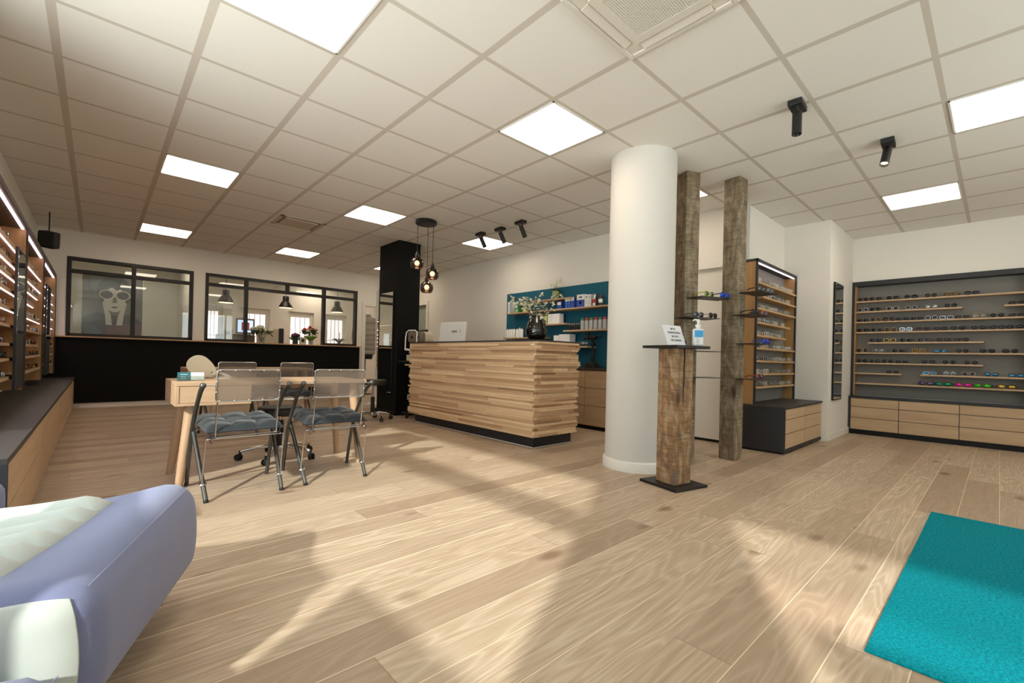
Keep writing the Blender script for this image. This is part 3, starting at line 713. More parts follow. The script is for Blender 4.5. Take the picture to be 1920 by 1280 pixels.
# ------------------------------------------------------------------ wood strip: drawer cabinets
def drawers(o, axis, front, a0, a1, zs, mat, th=.018, gap=.0035):
    """drawer fronts between a0..a1 along axis at plane `front`; outward is -axis2"""
    for z0, z1 in zip(zs[:-1], zs[1:]):
        b = MB()
        if axis == 'x': b.box(a0+gap, front-th, z0+gap, a1-gap, front+.001, z1-gap)
        elif axis == 'y-': b.box(front-th, a0+gap, z0+gap, front+.001, a1-gap, z1-gap)
        else: b.box(front-.001, a0+gap, z0+gap, front+th, a1-gap, z1-gap)
        b.build('drawer', mat, o, bevel=.0012)
def cabinets():
    # low cabinet in the niche
    o = thing('drawer_cabinet', 'low anthracite cabinet with oak drawers under the niche shelves', 'cabinet', (6.1, -1.67, 0))
    MB().box(5.42, -1.872, .02, 6.815, -1.432, .475).build('carcass', M['anth'], o)
    MB().box(5.44, -1.86, 0, 6.80, -1.44, .02).build('plinth', M['black'], o)
    b = MB().box(5.415, -1.90, .475, 6.818, -1.433, .497); b.build('top', M['anthtop'], o, bevel=.002)
    MB().box(5.415, -1.892, .02, 5.437, -1.86, .475).build('side_edge', M['anth'], o)
    for a, c in ((5.44, 6.12), (6.12, 6.81)): drawers(o, 'x', -1.872, a, c, (.055, .21, .36, .47), M['oak'])
    MB().box(5.44, -1.89, .02, 6.81, -1.872, .055).build('kick_board', M['anth'], o)
    # long cabinet under the sunglasses
    o = thing('drawer_cabinet', 'long dark framed cabinet with oak drawers under the sunglasses wall', 'cabinet', (8.0, -2.8, 0))
    MB().box(7.955, -3.66, .0, 8.05, -1.958, .50).build('carcass', M['anth'], o)
    MB().box(7.925, -3.66, .50, 8.053, -1.956, .528).build('top', M['anth'], o, bevel=.002)
    MB().box(7.93, -1.975, .0, 7.956, -1.956, .50).build('side_panel', M['anth'], o)
    MB().box(7.935, -3.66, .0, 7.956, -1.975, .062).build('kick_board', M['black'], o)
    for a, c in ((-2.50, -1.977), (-3.075, -2.50), (-3.655, -3.075)): drawers(o, 'y-', 7.955, a, c, (.064, .225, .378, .498), M['oaky'])
    # drawer unit against the petrol wall
    o = thing('drawer_cabinet', 'oak drawer unit with black top against the petrol wall behind the counter', 'cabinet', (5.28, .9, 0))
    MB().box(5.09, -.16, .05, 5.478, 2.36, .80).build('carcass', M['oakz'], o)
    MB().box(5.10, -.15, 0, 5.47, 2.35, .05).build('plinth', M['black'], o)
    MB().box(5.06, -.17, .80, 5.479, 2.38, .83).build('top', M['anthtop'], o, bevel=.002)
    for a, c in ((-.155, .47), (.47, 1.1), (1.1, 1.73), (1.73, 2.355)): drawers(o, 'y-', 5.09, a, c, (.055, .32, .56, .795), M['oaky'])
    # long low cabinet along the left wall
    o = thing('sideboard', 'long low oak sideboard with dark top along the left wall', 'sideboard', (-.25, 2.8, 0))
    MB().box(-.472, -.68, .0, -.062, 6.40, .46).build('carcass', M['anth'], o)
    MB().box(-.474, -.70, .46, -.035, 6.405, .488).build('top', M['anthtop'], o, bevel=.002)
    MB().box(-.474, -.70, .0, -.035, -.68, .46).build('end_panel', M['anth'], o, bevel=.001)
    for a, c in ((-.678, 1.06), (1.06, 3.02), (3.02, 4.75), (4.75, 6.40)):
        drawers(o, 'y+', -.062, a, c, (.03, .255, .458) if a < 0 else (.03, .458), M['oaky'], gap=.006)
cabinets()

# ------------------------------------------------------------------ desks
def desk_at(name_label, x0, x1, y0, y1, zt, box=True):
    cx, cyy = (x0+x1)/2, (y0+y1)/2
    o = thing('desk', name_label, 'desk', (cx, cyy, 0))
    MB().box(x0, y0, zt-.028, x1, y1, zt).build('tabletop', M['desk'], o, bevel=.004)
    if box:
        d = MB(); d.box(x0, y0, zt-.163, x0+.45, y1, zt-.143); d.box(x0, y0, zt-.143, x0+.022, y1, zt-.028); d.box(x0+.428, y0, zt-.143, x0+.45, y1, zt-.028); d.box(x0+.022, y1-.02, zt-.143, x0+.428, y1, zt-.028)
        bx = d.build('drawer_box', M['desk'], o, bevel=.002)
        MB().box(x0+.0235, y0+.004, zt-.1415, x0+.4265, y0+.024, zt-.0295).build('drawer_front', M['desk'], bx, bevel=.001)
    for sx in (0, 1):
        for sy in (0, 1):
            tx = (x0+.10 if sx == 0 else x1-.09); ty = (y0+.09 if sy == 0 else y1-.09)
            bx_ = tx+(-.065 if sx == 0 else .055); by = ty+(-.055 if sy == 0 else .035)
            top = zt-(.163 if (box and sx == 0) else .028)
            MB().cyl((bx_, by, 0), (tx, ty, top), .024, .036, 24).build('leg', M['deskleg'], o, smooth='auto')
    MB().box(x0+.45, y1-.12, zt-.085, x1-.06, y1-.098, zt-.028).build('apron', M['desk'], o, bevel=.002)
    return o
desk_at('light oak consulting desk with round legs and drawer box, nearest the viewer', .60, 1.93, .37, .97, .72)
desk_at('second oak desk further back in front of the black half wall', .93, 2.24, 2.62, 3.2, .745, True)

# ------------------------------------------------------------------ tubular chairs
def make_chair(label, cushion=True):
    o = thing('tubular_chair', label, 'chair', (0, 0, 0), 'grey tubular visitor chairs')
    rj = {}
    for s in (-1, 1):
        arc = [(.25*s, .53, 0), (.25*s, .50, .09), (.249*s, .455, .22), (.248*s, .40, .35), (.247*s, .335, .45), (.246*s, .25, .545), (.245*s, .16, .625), (.245*s, .075, .685), (.245*s, .0, .722)]
        lg = MB().tube(arc, [.0125]*7+[.014, .0145], 14).build('arm_leg', M['gun'], o, smooth='auto')
        MB().ball((.245*s, -.004, .724), .0185, 14).build('end_ball', M['gun'], lg, smooth=True)
        MB().cyl((.25*s, .531, 0), (.2502*s, .529, .012), .0135, n=14).build('foot_cap', M['rubber'], lg)
        j = Vector((.240*s, .375, .40)); ft = Vector((.213*s, 0, 0))
        rl = MB().tube([ft, ft.lerp(j, .3), j], [.0135, .0135, .0135], 14).build('rear_leg', M['gun'], o, smooth='auto')
        MB().tube([ft, ft.lerp(j, .03)], .0142, 14).build('foot_cap', M['rubber'], rl)
        MB().cyl(ft.lerp(j, .985), ft.lerp(j, 1.03), .018, n=12).build('joint', M['chrome'], rl)
        cl = ft.lerp(j, .245)
        MB().tube([cl+Vector((.018*math.cos(q*PI/8), .018*math.sin(q*PI/8), .002*math.sin(q*PI/8))) for q in range(16)], .0045, 6, closed=True).build('clamp', M['chrome'], rl)
    w = MB(); r = .0048
    # wire seat: rear bar, sides, front bar and the two drop wires down to the clamps
    w.tube([(-.185, .03, .397), (-.185, .10, .402), (-.19, .30, .42), (-.2, .44, .432), (-.18, .47, .435), (.18, .47, .435), (.2, .44, .432), (.19, .30, .42), (.185, .10, .402), (.185, .03, .397)], r, 8, closed=True)
    for s in (-1, 1):
        w.tube([(.0, .018, .388), (.205*s, .018, .388), (.217*s, .021, .386), (.221*s, .028, .375), (.224*s, .07, .20), (.227*s, .085, .105)], r*.85, 8)
        w.tube([(.19*s, .30, .42), (.238*s, .372, .40)], r, 8)
    w.build('seat_frame', M['chrome'], o, smooth='auto')
    bf = MB(); X, z0, z1, yb, yt = .178, .622, .822, -.012, -.03
    c = .02; rect = []
    for (sx, sz) in ((-1, -1), (1, -1), (1, 1), (-1, 1)):
        for k in range(4):
            a = math.atan2(sz, sx)+(-PI/4+k*PI/6); xx = sx*(X-c)+c*math.cos(a); zz = (z0+z1)/2+sz*((z1-z0)/2-c)+c*math.sin(a)
            rect.append((xx, yb+(yt-yb)*(zz-z0)/(z1-z0), zz))
    bf.tube(rect, .0052, 8, closed=True)
    for s in (-1, 1):
        bf.tube([(.170*s, yb-.004, .618), (.172*s, .0, .5), (.174*s, .02, .40)], .0048, 8)
        bf.tube([(.245*s, -.004, .724), (.178*s, -.021, .724)], .0042, 8)
    bfo = bf.build('back_frame', M['chrome'], o, smooth='auto')
    p = MB(); p.poly([(-X+.004, yb, z0+.004), (X-.004, yb, z0+.004), (X-.004, yt, z1-.004), (-X+.004, yt, z1-.004)], (0, .0012, 0))
    po = p.build('backrest', M['mesh'], o)
    pts = []
    for k in range(5):
        xx = -X+.018+k*(2*X-.036)/4
        for zz in (z0+.004, z1-.004): pts.append((xx, zz))
    for zz in (z0+.06, z0+.125):
        for s in (-1, 1): pts.append((s*X, zz))
    first = None
    for xx, zz in pts:
        q = (xx, yb+(yt-yb)*(zz-z0)/(z1-z0)-.003, zz)
        if first is None: first = MB().ball((0, 0, 0), .0068, 8).build('stud', M['chrome'], po, smooth=True); first.location = q
        else: c_ = first.copy(); COL.objects.link(c_); c_.parent = po; c_.location = q
    if cushion:
        n = 36; L = MB(); g = {}
        def hh(u, v, top):
            e = min(u, 1-u, v, 1-v); edge = min(1, e/.07)**.5
            tu = abs(math.sin(u*3*PI))**.45*abs(math.sin(v*3*PI))**.45
            wr = .004*math.sin(u*19+v*7)*math.sin(v*23-u*5)
            return (.010+.052*edge*(.50+.50*tu)+wr*edge) if top else (.010-.012*edge*(.5+.5*tu))
        vs = []; fs = []
        for top in (1, 0):
            for i in range(n+1):
                for j in range(n+1):
                    u, v = i/n, j/n; bow = 1+.035*(1-abs(2*v-1)**2)
                    vs.append(((u-.5)*.44*bow, .015+v*.46, .418+v*.028+hh(u, v, top)))
        N = (n+1)**2; q = lambda i, j: i*(n+1)+j
        for i in range(n):
            for j in range(n):
                fs.append((q(i, j), q(i+1, j), q(i+1, j+1), q(i, j+1))); fs.append((N+q(i, j), N+q(i, j+1), N+q(i+1, j+1), N+q(i+1, j)))
        for i in range(n):
            fs += [(q(i, 0), N+q(i, 0), N+q(i+1, 0), q(i+1, 0)), (q(i+1, n), N+q(i+1, n), N+q(i, n), q(i, n)), (q(0, i+1), N+q(0, i+1), N+q(0, i), q(0, i)), (q(n, i), N+q(n, i), N+q(n, i+1), q(n, i+1))]
        cu = L.add(vs, fs).build('seat_cushion', M['cush'], o, smooth=True)
        pp = [((i/10-.5)*.44, .013, .430) for i in range(11)]; MB().tube(pp, .0035, 6).build('piping', M['navy'], cu)
        tb = MB()
        for s in (-1, 1):
            tb.tube([(.20*s, .015, .43), (.188*s, -.012, .415), (.176*s, .0, .395), (.19*s, .014, .39)], .0028, 6); tb.tube([(.185*s, -.005, .41), (.205*s, -.02, .385), (.195*s, -.018, .362)], .0025, 6)
        tb.build('tie_ribbons', M['navy'], cu)
    return o
def place(o, x, y, rz, label=None):
    o.location = (x, y, 0); o.rotation_euler = (0, 0, rz)
    if label: o['label'] = label
    return o
ch = make_chair('left front tubular chair with tufted blue grey cushion at the near desk')
c2 = copy_tree(ch); c3 = copy_tree(ch); c4 = copy_tree(ch)
place(ch, .935, -.073, 0)
place(c2, 1.525, -.058, -.06, 'right front tubular chair with tufted blue grey cushion at the near desk')
place(c3, 1.33, 2.30, .02, 'left tubular chair standing at the second desk further back')
place(c4, 1.94, 2.30, -.03, 'right tubular chair standing at the second desk further back')

# ------------------------------------------------------------------ swivel stools
def stool(label, loc, seat_z, R, rot, back=False, base_r=.28):
    o = thing('swivel_stool', label, 'stool', (0, 0, 0), 'black stools on chrome star bases')
    MB().lathe([(.0001, seat_z-.075), (R*.86, seat_z-.075), (R, seat_z-.06), (R*1.01, seat_z-.02), (R*.95, seat_z-.004), (R*.6, seat_z), (.0001, seat_z)], (0, 0, 0), 40).build('seat', M['leather'], o, smooth='auto')
    MB().lathe([(.0001, .07), (.03, .07), (.028, .33), (.024, .335), (.0001, .335)], (0, 0, 0), 20).build('column', M['rubber'], o, smooth='auto')
    b = MB(); b.cyl((0, 0, .335), (0, 0, seat_z-.07), .013, n=14); b.build('gas_lift', M['chrome'], o, smooth='auto')
    MB().tube([(0, 0, seat_z-.095), (.12, .03, seat_z-.10), (.17, .04, seat_z-.10)], .005, 6).build('lever', M['blackmetal'], o)
    base_ = MB().lathe([(.0001, .06), (.045, .06), (.05, .075), (.045, .115), (.0001, .115)], (0, 0, 0), 24).build('hub', M['chrome'], o, smooth='auto')
    for k in range(5):
        a = rot+k*2*PI/5; ca, sa = math.cos(a), math.sin(a)
        P = [(ca*r, sa*r, z) for r, z in ((.03, .100), (.10, .108), (.19, .098), (base_r-.01, .078), (base_r, .07))]
        MB().tube(P, [.017, .016, .014, .012, .011], 10).build('leg', M['chrome'], o, smooth='auto')
        cst = MB(); ex, ey = ca*base_r, sa*base_r; cst.cyl((ex, ey, .05), (ex, ey, .082), .011, n=10)
        ax = Vector((-sa*.8+ca*.6, ca*.8+sa*.6, 0)); c0 = Vector((ex+ca*.012, ey+sa*.012, .0265))
        for s in (-1, 1): cst.tube([c0+ax*s*.006, c0+ax*s*.022], .026, 16)
        cst.obox((ex+ca*.008, ey+sa*.008, .042), (.03, .03, .022), a); cst.build('castor', M['rubber'], o)
    o.location = loc; return o
stool('black swivel stool on a chrome star base under the near desk', (1.42, 1.00, 0), .46, .18, .35, base_r=.30)
stool('black round stool on castors beside the black pillar', (3.12, 2.78, 0), .585, .19, 1.0, base_r=.25)

# ------------------------------------------------------------------ sofa in the foreground
def sofa():
    ang = math.atan2(.93, .36)            # the end face runs away from the viewer
    v = Vector((math.cos(ang), math.sin(ang), 0)); u = Vector((-v.y, v.x, 0))
    A = Vector((.205, -2.05, 0))
    o = thing('sofa', 'lavender upholstered sofa with pale quilted seat in the left foreground', 'sofa', tuple(A))
    D = .84
    def W(p): return A+u*p.x+v*p.y+Vector((0, 0, p.z))
    def shape(p):
        q = p.copy()
        q.x -= .022*math.sin(max(0, min(1, (p.z-.09)/.32))*PI)*math.exp(-max(p.x, 0)/.2)   # end face bulges slightly
        top = max(0, (p.z-.2)/.2)
        dip = .06*math.sin(max(0, min(1, (p.x-.10)/.9))*PI)**1.0*math.sin(max(0, min(1, (p.y+.1)/(D+.2)))*PI)
        q.z -= top*dip
        q.z += top*.028*math.exp(-((p.x-.02)/.16)**2)*max(0, min(1, p.y/D))
        return W(q)
    b = MB().rbox(0, 0, .09, 1.5, D, .415, .075, 36, shape); b.build('body', M['lav'], o, smooth=True)
    # quilted pale seat pad with channels running along the seat
    n, mm = 40, 72; vs = []; fs = []; x0, x1, y0, y1 = .21, 1.42, .16, .72
    for lay in (1, 0):
        for i in range(n+1):
            for j in range(mm+1):
                s, t = i/n, j/mm; ch_ = abs(math.sin(t*6*PI))**.55; e = min(s, 1-s, t, 1-t); ed = min(1, e/.05)**.5
                p = Vector((x0+(x1-x0)*s-.10*(1-t)*(1-s)*0, y0+(y1-y0)*t, .415))
                q = shape(p); vs.append(q+Vector((0, 0, (.001+.050*ch_*ed) if lay else -.03)))
    N = (n+1)*(mm+1); id_ = lambda i, j: i*(mm+1)+j
    for i in range(n):
        for j in range(mm): fs += [(id_(i, j), id_(i, j+1), id_(i+1, j+1), id_(i+1, j)), (N+id_(i, j), N+id_(i+1, j), N+id_(i+1, j+1), N+id_(i, j+1))]
    for i in range(n): fs += [(id_(i, 0), id_(i+1, 0), N+id_(i+1, 0), N+id_(i, 0)), (id_(i+1, mm), id_(i, mm), N+id_(i, mm), N+id_(i+1, mm))]
    for j in range(mm): fs += [(id_(0, j+1), id_(0, j), N+id_(0, j), N+id_(0, j+1)), (id_(n, j), id_(n, j+1), N+id_(n, j+1), N+id_(n, j))]
    MB().add(vs, fs).build('seat_pad', M['mint'], o, smooth=True)
    # pale front panel, laid flush on the rounded front
    lo, hi, r_ = Vector((0, 0, .09)), Vector((1.5, D, .415)), .075
    def skin(x, z, off):
        p = Vector((x, 0, z)); q = Vector([min(max(p[a], lo[a]+r_), hi[a]-r_) for a in range(3)])
        return shape(q+(p-q).normalized()*(r_+off))
    nx, nz = 44, 22; vs = []; fs = []
    for off in (.0035, -.003):
        for a in range(nx+1):
            for c in range(nz+1): vs.append(skin(.018+1.44*(a/nx)**1.6, .10+.306*c/nz, off))
    N = (nx+1)*(nz+1); g_ = lambda a, c: a*(nz+1)+c
    for a in range(nx):
        for c in range(nz): fs += [(g_(a, c), g_(a, c+1), g_(a+1, c+1), g_(a+1, c)), (N+g_(a, c), N+g_(a+1, c), N+g_(a+1, c+1), N+g_(a, c+1))]
        fs += [(g_(a, 0), g_(a+1, 0), N+g_(a+1, 0), N+g_(a, 0)), (g_(a+1, nz), g_(a, nz), N+g_(a, nz), N+g_(a+1, nz))]
    for c in range(nz): fs += [(g_(0, c+1), g_(0, c), N+g_(0, c), N+g_(0, c+1)), (g_(nx, c), g_(nx, c+1), N+g_(nx, c+1), N+g_(nx, c))]
    MB().add(vs, fs).build('front_panel', M['mint'], o, smooth=True)
    # seam along the rounded end
    P = [shape(Vector((.013, .05+(D-.1)*k/14, .394)))+Vector((0, 0, .003)) for k in range(15)]
    MB().tube(P, .0013, 6).build('seam', plain('seam_thread', '#8f94b4', .8), o)
    # low dark corner cushion against the wall side
    b = MB().rbox(.60, .80, .03, 1.35, .98, .455, .05, 12, W); b.build('backrest', M['lav'], o, smooth=True)
    for (x, y) in ((.2, .12), (.2, D-.12), (1.3, .12), (1.3, D-.12)): MB().cyl(W(Vector((x, y, 0))), W(Vector((x, y, .12))), .025, n=14).build('leg', M['blackmetal'], o)
    # second element in front of it
    A2 = A+v*-.60+u*-.005
    f = thing('footstool', 'lavender upholstered footstool in front of the sofa, cut by the bottom edge', 'footstool', tuple(A2))
    def W2(p):
        q = p.copy(); k = max(0, min(1, (p.z-.02)/.26)); q.x += .08*(1-k); return A2+u*q.x+v*q.y+Vector((0, 0, q.z))
    MB().rbox(0, 0, .03, 1.2, .575, .285, .07, 20, W2).build('body', M['lav'], f, smooth=True)
    P = [W2(Vector((.012, .04+.5*k/10, .262)))+Vector((0, 0, .004)) for k in range(11)]; MB().tube(P, .0013, 6).build('seam', bpy.data.materials['seam_thread'], f)
sofa()

# ------------------------------------------------------------------ entrance mat
b = MB(); b.box(2.07, -4.75, .001, 4.16, -3.115, .012)
tag(b.build('doormat', M['rug'], bevel=.003), 'large teal pile mat lying on the oak floor at the right', 'mat')

# ------------------------------------------------------------------ spectacles
def rim(shape, w_, h):
    """outline of one lens, centred, in the x-z plane"""
    n = 18; P = []
    for k in range(n):
        a = 2*PI*k/n; c, s = math.cos(a), math.sin(a)
        e = {'round': 2.0, 'rect': 4.5, 'way': 3.0, 'cat': 2.6, 'avi': 2.3, 'sport': 3.2}[shape]
        r = (abs(c)**e+abs(s)**e)**(-1/e); x, z = r*c*w_/2, r*s*h/2
        if shape == 'cat' and s > 0: z += .18*h*max(0, c)*s
        if shape == 'avi': x *= .86+.14*(z/h+.5)*1.6; z -= .10*h*max(0, c)*max(0, -s)
        if shape == 'way' and s > 0: x *= 1+.06*s
        P.append((x, z))
    return P
SHAPES = {'round': (.048, .046, .0017), 'rect': (.054, .034, .0022), 'way': (.054, .042, .0030), 'cat': (.054, .042, .0026), 'avi': (.056, .048, .0014), 'sport': (.066, .043, .0034)}
def glasses_parts(shape):
    lw, lh, r = SHAPES[shape]; cx = lw/2+.009; fr = MB(); lens = []; zc = lh/2+r+.001
    wrap = .10 if shape == 'sport' else .03
    yf = lambda x: wrap*6.5*x*x
    for s in (-1, 1):
        P = rim(shape, lw, lh); P = [(s*(cx+x), z) for x, z in P]
        fr.tube([(x, yf(x), zc+z) for x, z in P], r, 5, closed=True)
        m = MB(); q = [(x*.985+s*cx*.015, z*.97) for x, z in P]; q = q if s > 0 else q[::-1]
        k_ = len(q); dome = .0030 if shape != 'sport' else .006
        ring = lambda f, dy: [(s*cx+(x-s*cx)*f, yf(x)-.0006-dome*(1-f*f)+dy, zc+z*f) for x, z in q]
        vs = ring(1, 0)+ring(.55, 0)+[(s*cx, yf(s*cx)-.0006-dome, zc)]; vs += [(x, y+.0015, z) for x, y, z in vs]; h_ = 2*k_+1
        fs = []
        for i in range(k_):
            i2 = (i+1) % k_
            fs += [(i, i2, k_+i2, k_+i), (k_+i, k_+i2, 2*k_), (h_+i2, h_+i, h_+k_+i, h_+k_+i2), (h_+k_+i2, h_+k_+i, h_+2*k_), (i2, i, h_+i, h_+i2)]
        m.add(vs, fs); lens.append(m)
        ex = s*(cx+lw/2+.001); zt = zc+lh*.22
        tr = r*.8 if shape != 'sport' else r*1.5
        fr.tube([(ex, yf(ex), zt), (ex+s*.004, yf(ex)+.008, zt), (ex+s*.005, .045, zt-.001), (ex+s*.002, .085, zt-.004), (ex-s*.002, .108, max(.004, zt-.019))], [tr*1.2, tr*1.1, tr, tr, tr*.9], 5)
        fr.ball((s*.006, .004, zc-lh*.10), .0016, 6)
    fr.tube([(-cx+lw/2, yf(.01), zc+lh*.10), (-.004, 0, zc+lh*.20), (.004, 0, zc+lh*.20), (cx-lw/2, yf(.01), zc+lh*.10)], r*.95, 5)
    if shape in ('avi',): fr.tube([(-cx+.01, yf(.02), zc+lh*.47), (0, 0, zc+lh*.47), (cx-.01, yf(.02), zc+lh*.47)], r*.9, 5)
    return fr, lens
FR = {'black': plain('frame_black', '#141212', .25), 'tort': plain('frame_tortoise', '#4a2c18', .25, var=.5, scale=60), 'brown': plain('frame_brown', '#3a2a20', .3), 'white': plain('frame_white', '#d9d4c6', .3),
      'gold': plain('frame_gold', '#b58f4c', .25, 1.0), 'silver': plain('frame_silver', '#b9bcc0', .2, 1.0), 'crystal': glass('frame_crystal', (.75, .78, .70, 1), 2.0, .1, .12), 'red': plain('frame_red', '#8a1d1c', .25), 'navy': plain('frame_navy', '#1c2440', .3),
      'grey': plain('frame_grey', '#55565a', .3), 'lime': plain('frame_lime', '#b5c51f', .35), 'blue': plain('frame_blue', '#20359a', .25), 'olive': plain('frame_olive', '#4c4a22', .3)}
LN = {'dark': plain('lens_dark', '#131216', .08, 0, .3), 'brown': plain('lens_brown', '#2b1c15', .08, 0, .3), 'green': plain('lens_green', '#1a221c', .08, 0, .3), 'amber': plain('lens_amber', '#6b4a12', .08, 0, .3), 'violet': plain('lens_violet', '#2a2230', .08, 0, .3),
      'bluem': plain('lens_blue_mirror', '#2f6f92', .15, .75), 'silverm': plain('lens_silver_mirror', '#6d747c', .15, .8), 'greenm': plain('lens_green_mirror', '#0f8a5a', .15, .7), 'neon': plain('lens_neon_green_mirror', '#38b01c', .15, .6),
      'pinkm': plain('lens_magenta_mirror', '#c0208f', .15, .6), 'goldm': plain('lens_gold_mirror', '#b8923a', .15, .75), 'purplem': plain('lens_purple_mirror', '#5d5278', .15, .8), 'royal': plain('lens_royal_blue_mirror', '#234fc8', .15, .6), 'clear': glass('lens_clear', (.93, .95, .94, 1), 2.5, .02, .08)}
PROTO = {}
def glasses(shape, fcol, lcol, loc, rz, label, cat='sunglasses', group=None, flat=False, rx=0):
    name = 'sunglasses' if cat == 'sunglasses' else 'eyeglasses'
    key = (shape, flat, name)
    if key not in PROTO:
        fr, ls = glasses_parts(shape)
        if flat:
            for l in ls: fr.cur = 1; fr.add(l.v, l.f)
            o = fr.build(name, [FR[fcol], LN[lcol]], origin=(0, 0, 0))
        else:
            o = fr.build(name, FR[fcol], origin=(0, 0, 0))
            for l in ls: l.build('lens', LN[lcol], o, smooth=True)
        PROTO[key] = o; c = o
    else: c = copy_tree(PROTO[key])
    def setm(ob, i, m): ob.material_slots[i].link = 'OBJECT'; ob.material_slots[i].material = m
    setm(c, 0, FR[fcol])
    if flat: setm(c, 1, LN[lcol])
    for ch in c.children: setm(ch, 0, LN[lcol])
    c.location = loc; c.rotation_euler = (rx, 0, rz)
    tag(c, label, cat, group); return c

# ------------------------------------------------------------------ sunglasses wall
ROWN = ['top shelf', 'second shelf', 'third shelf', 'fourth shelf', 'fifth shelf', 'sixth shelf', 'seventh shelf', 'eighth shelf', 'lowest shelf']
def sunglasses_wall():
    o = thing('display_shelves', 'wide black framed sunglasses display with thin oak shelves on the right wall', 'shelves', (8.14, -2.8, .53))
    ya, yb = -3.655, -1.955
    MB().box(8.20, ya, .53, 8.218, yb, 2.13).build('back_panel', M['greyback'], o)
    b = MB(); b.box(8.045, yb-.026, .53, 8.06+.14, yb, 2.13); b.box(8.045, ya, .53, 8.20, ya+.026, 2.13); b.box(8.045, ya+.026, 2.07, 8.20, yb-.026, 2.13)
    b.build('frame', M['anth'], o, bevel=.002)
    b = MB(); b.box(8.062, yb-.042, .53, 8.20, yb-.026, 2.07); b.build('side_liner', M['oakz'], o)
    zs = [1.858, 1.713, 1.568, 1.424, 1.279, 1.137, .993, .852, .71]
    rng = [[(ya+.03, yb-.042)], [(-3.075, yb-.042), (ya+.03, -3.435)], [(ya+.03, yb-.042)], [(ya+.03, yb-.042)], [(-3.27, -2.14)], [(ya+.03, yb-.042)], [(-3.27, yb-.042)], [(-2.50, yb-.042), (ya+.03, -2.695)], [(ya+.03, yb-.042)]]
    for z, rr in zip(zs, rng):
        for a, c in rr: MB().box(8.062, a, z-.02, 8.199, c, z).build('shelf', M['oaky'], o, bevel=.001)
    rows = [[-2.01, -2.208, -2.395, -2.584, -2.782, -2.968, -3.155], [-2.003, -2.21, -2.397, -2.591, -2.79, -2.971, -3.533], [-2.074, -2.219, -2.362, -2.505, -2.648, -2.79, -2.932, -3.075, -3.225, -3.377, -3.534],
            [-2.075, -2.23, -2.38, -2.539, -2.709, -2.877, -3.04, -3.222, -3.381, -3.523], [-2.22, -2.375, -2.544, -2.723, -2.906, -3.076], [-2.07, -2.252, -2.466, -2.674, -2.881, -3.082, -3.3, -3.489],
            [-2.05, -2.215, -2.355, -2.507, -2.77, -2.964, -3.161], [-2.41, -2.783, -2.97, -3.142, -3.339, -3.542], [-2.751, -2.916, -3.097, -3.264, -3.467]]
    B, T_, W_, G, S = 'black', 'tort', 'white', 'gold', 'silver'
    st = [[('round', B, 'brown'), ('way', T_, 'brown'), ('way', B, 'green'), ('way', B, 'dark'), ('round', B, 'brown'), ('way', 'olive', 'amber'), ('way', B, 'violet')],
          [('round', S, 'violet'), ('round', 'grey', 'dark'), ('cat', W_, 'dark'), ('round', S, 'violet'), ('round', 'crystal', 'clear'), ('round', 'navy', 'dark'), ('rect', B, 'brown')],
          [('rect', B, 'dark'), ('round', G, 'violet'), ('avi', T_, 'brown'), ('rect', 'navy', 'dark'), ('rect', B, 'dark'), ('round', S, 'brown'), ('rect', S, 'violet'), ('rect', T_, 'brown'), ('round', G, 'silverm'), ('round', B, 'dark'), ('rect', B, 'brown')],
          [('cat', T_, 'dark'), ('round', 'grey', 'dark'), ('avi', G, 'brown'), ('way', S, 'silverm'), ('way', T_, 'brown'), ('way', B, 'brown'), ('cat', B, 'dark'), ('way', B, 'dark'), ('way', B, 'violet'), ('cat', B, 'dark')],
          [('way', B, 'dark'), ('way', 'gold', 'green'), ('way', 'grey', 'dark'), ('way', 'grey', 'violet'), ('way', 'brown', 'brown'), ('way', 'tort', 'brown')],
          [('avi', G, 'brown'), ('round', W_, 'silverm'), ('cat', 'grey', 'dark'), ('avi', G, 'amber'), ('rect', B, 'bluem'), ('round', B, 'green'), ('way', B, 'dark'), ('cat', B, 'dark')],
          [('round', B, 'dark'), ('round', 'olive', 'green'), ('round', 'grey', 'dark'), ('rect', 'brown', 'dark'), ('way', B, 'violet'), ('round', B, 'dark'), ('round', 'brown', 'brown')],
          [('rect', B, 'brown'), ('rect', S, 'bluem'), ('round', S, 'silverm'), ('round', W_, 'violet'), ('round', 'navy', 'bluem'), ('rect', 'navy', 'bluem')],
          [('sport', B, 'purplem'), ('sport', B, 'greenm'), ('sport', 'red', 'pinkm'), ('sport', 'olive', 'neon'), ('sport', 'brown', 'goldm')]]
    shn = {'round': 'round', 'rect': 'rectangular', 'way': 'squarish', 'cat': 'upswept', 'avi': 'aviator', 'sport': 'wrap-around'}
    fn = {'tort': 'tortoise', 'crystal': 'clear framed', 'gold': 'gold rimmed', 'silver': 'silver rimmed'}
    rnd = random.Random(3)
    for r, (z, ys, ss) in enumerate(zip(zs, rows, st)):
        for k, (y, (sh, fc, lc)) in enumerate(zip(ys, ss)):
            lab = '%s %s sunglasses, %s from left, %s of the sunglasses wall' % (fn.get(fc, fc), shn[sh], ORD[k], ROWN[r])
            glasses(sh, fc, lc, (8.083, min(y, -2.074), z+.0003), -PI/2+rnd.uniform(-.06, .06), lab, 'sunglasses', 'sunglasses on the %s of the right wall' % ROWN[r])
sunglasses_wall()

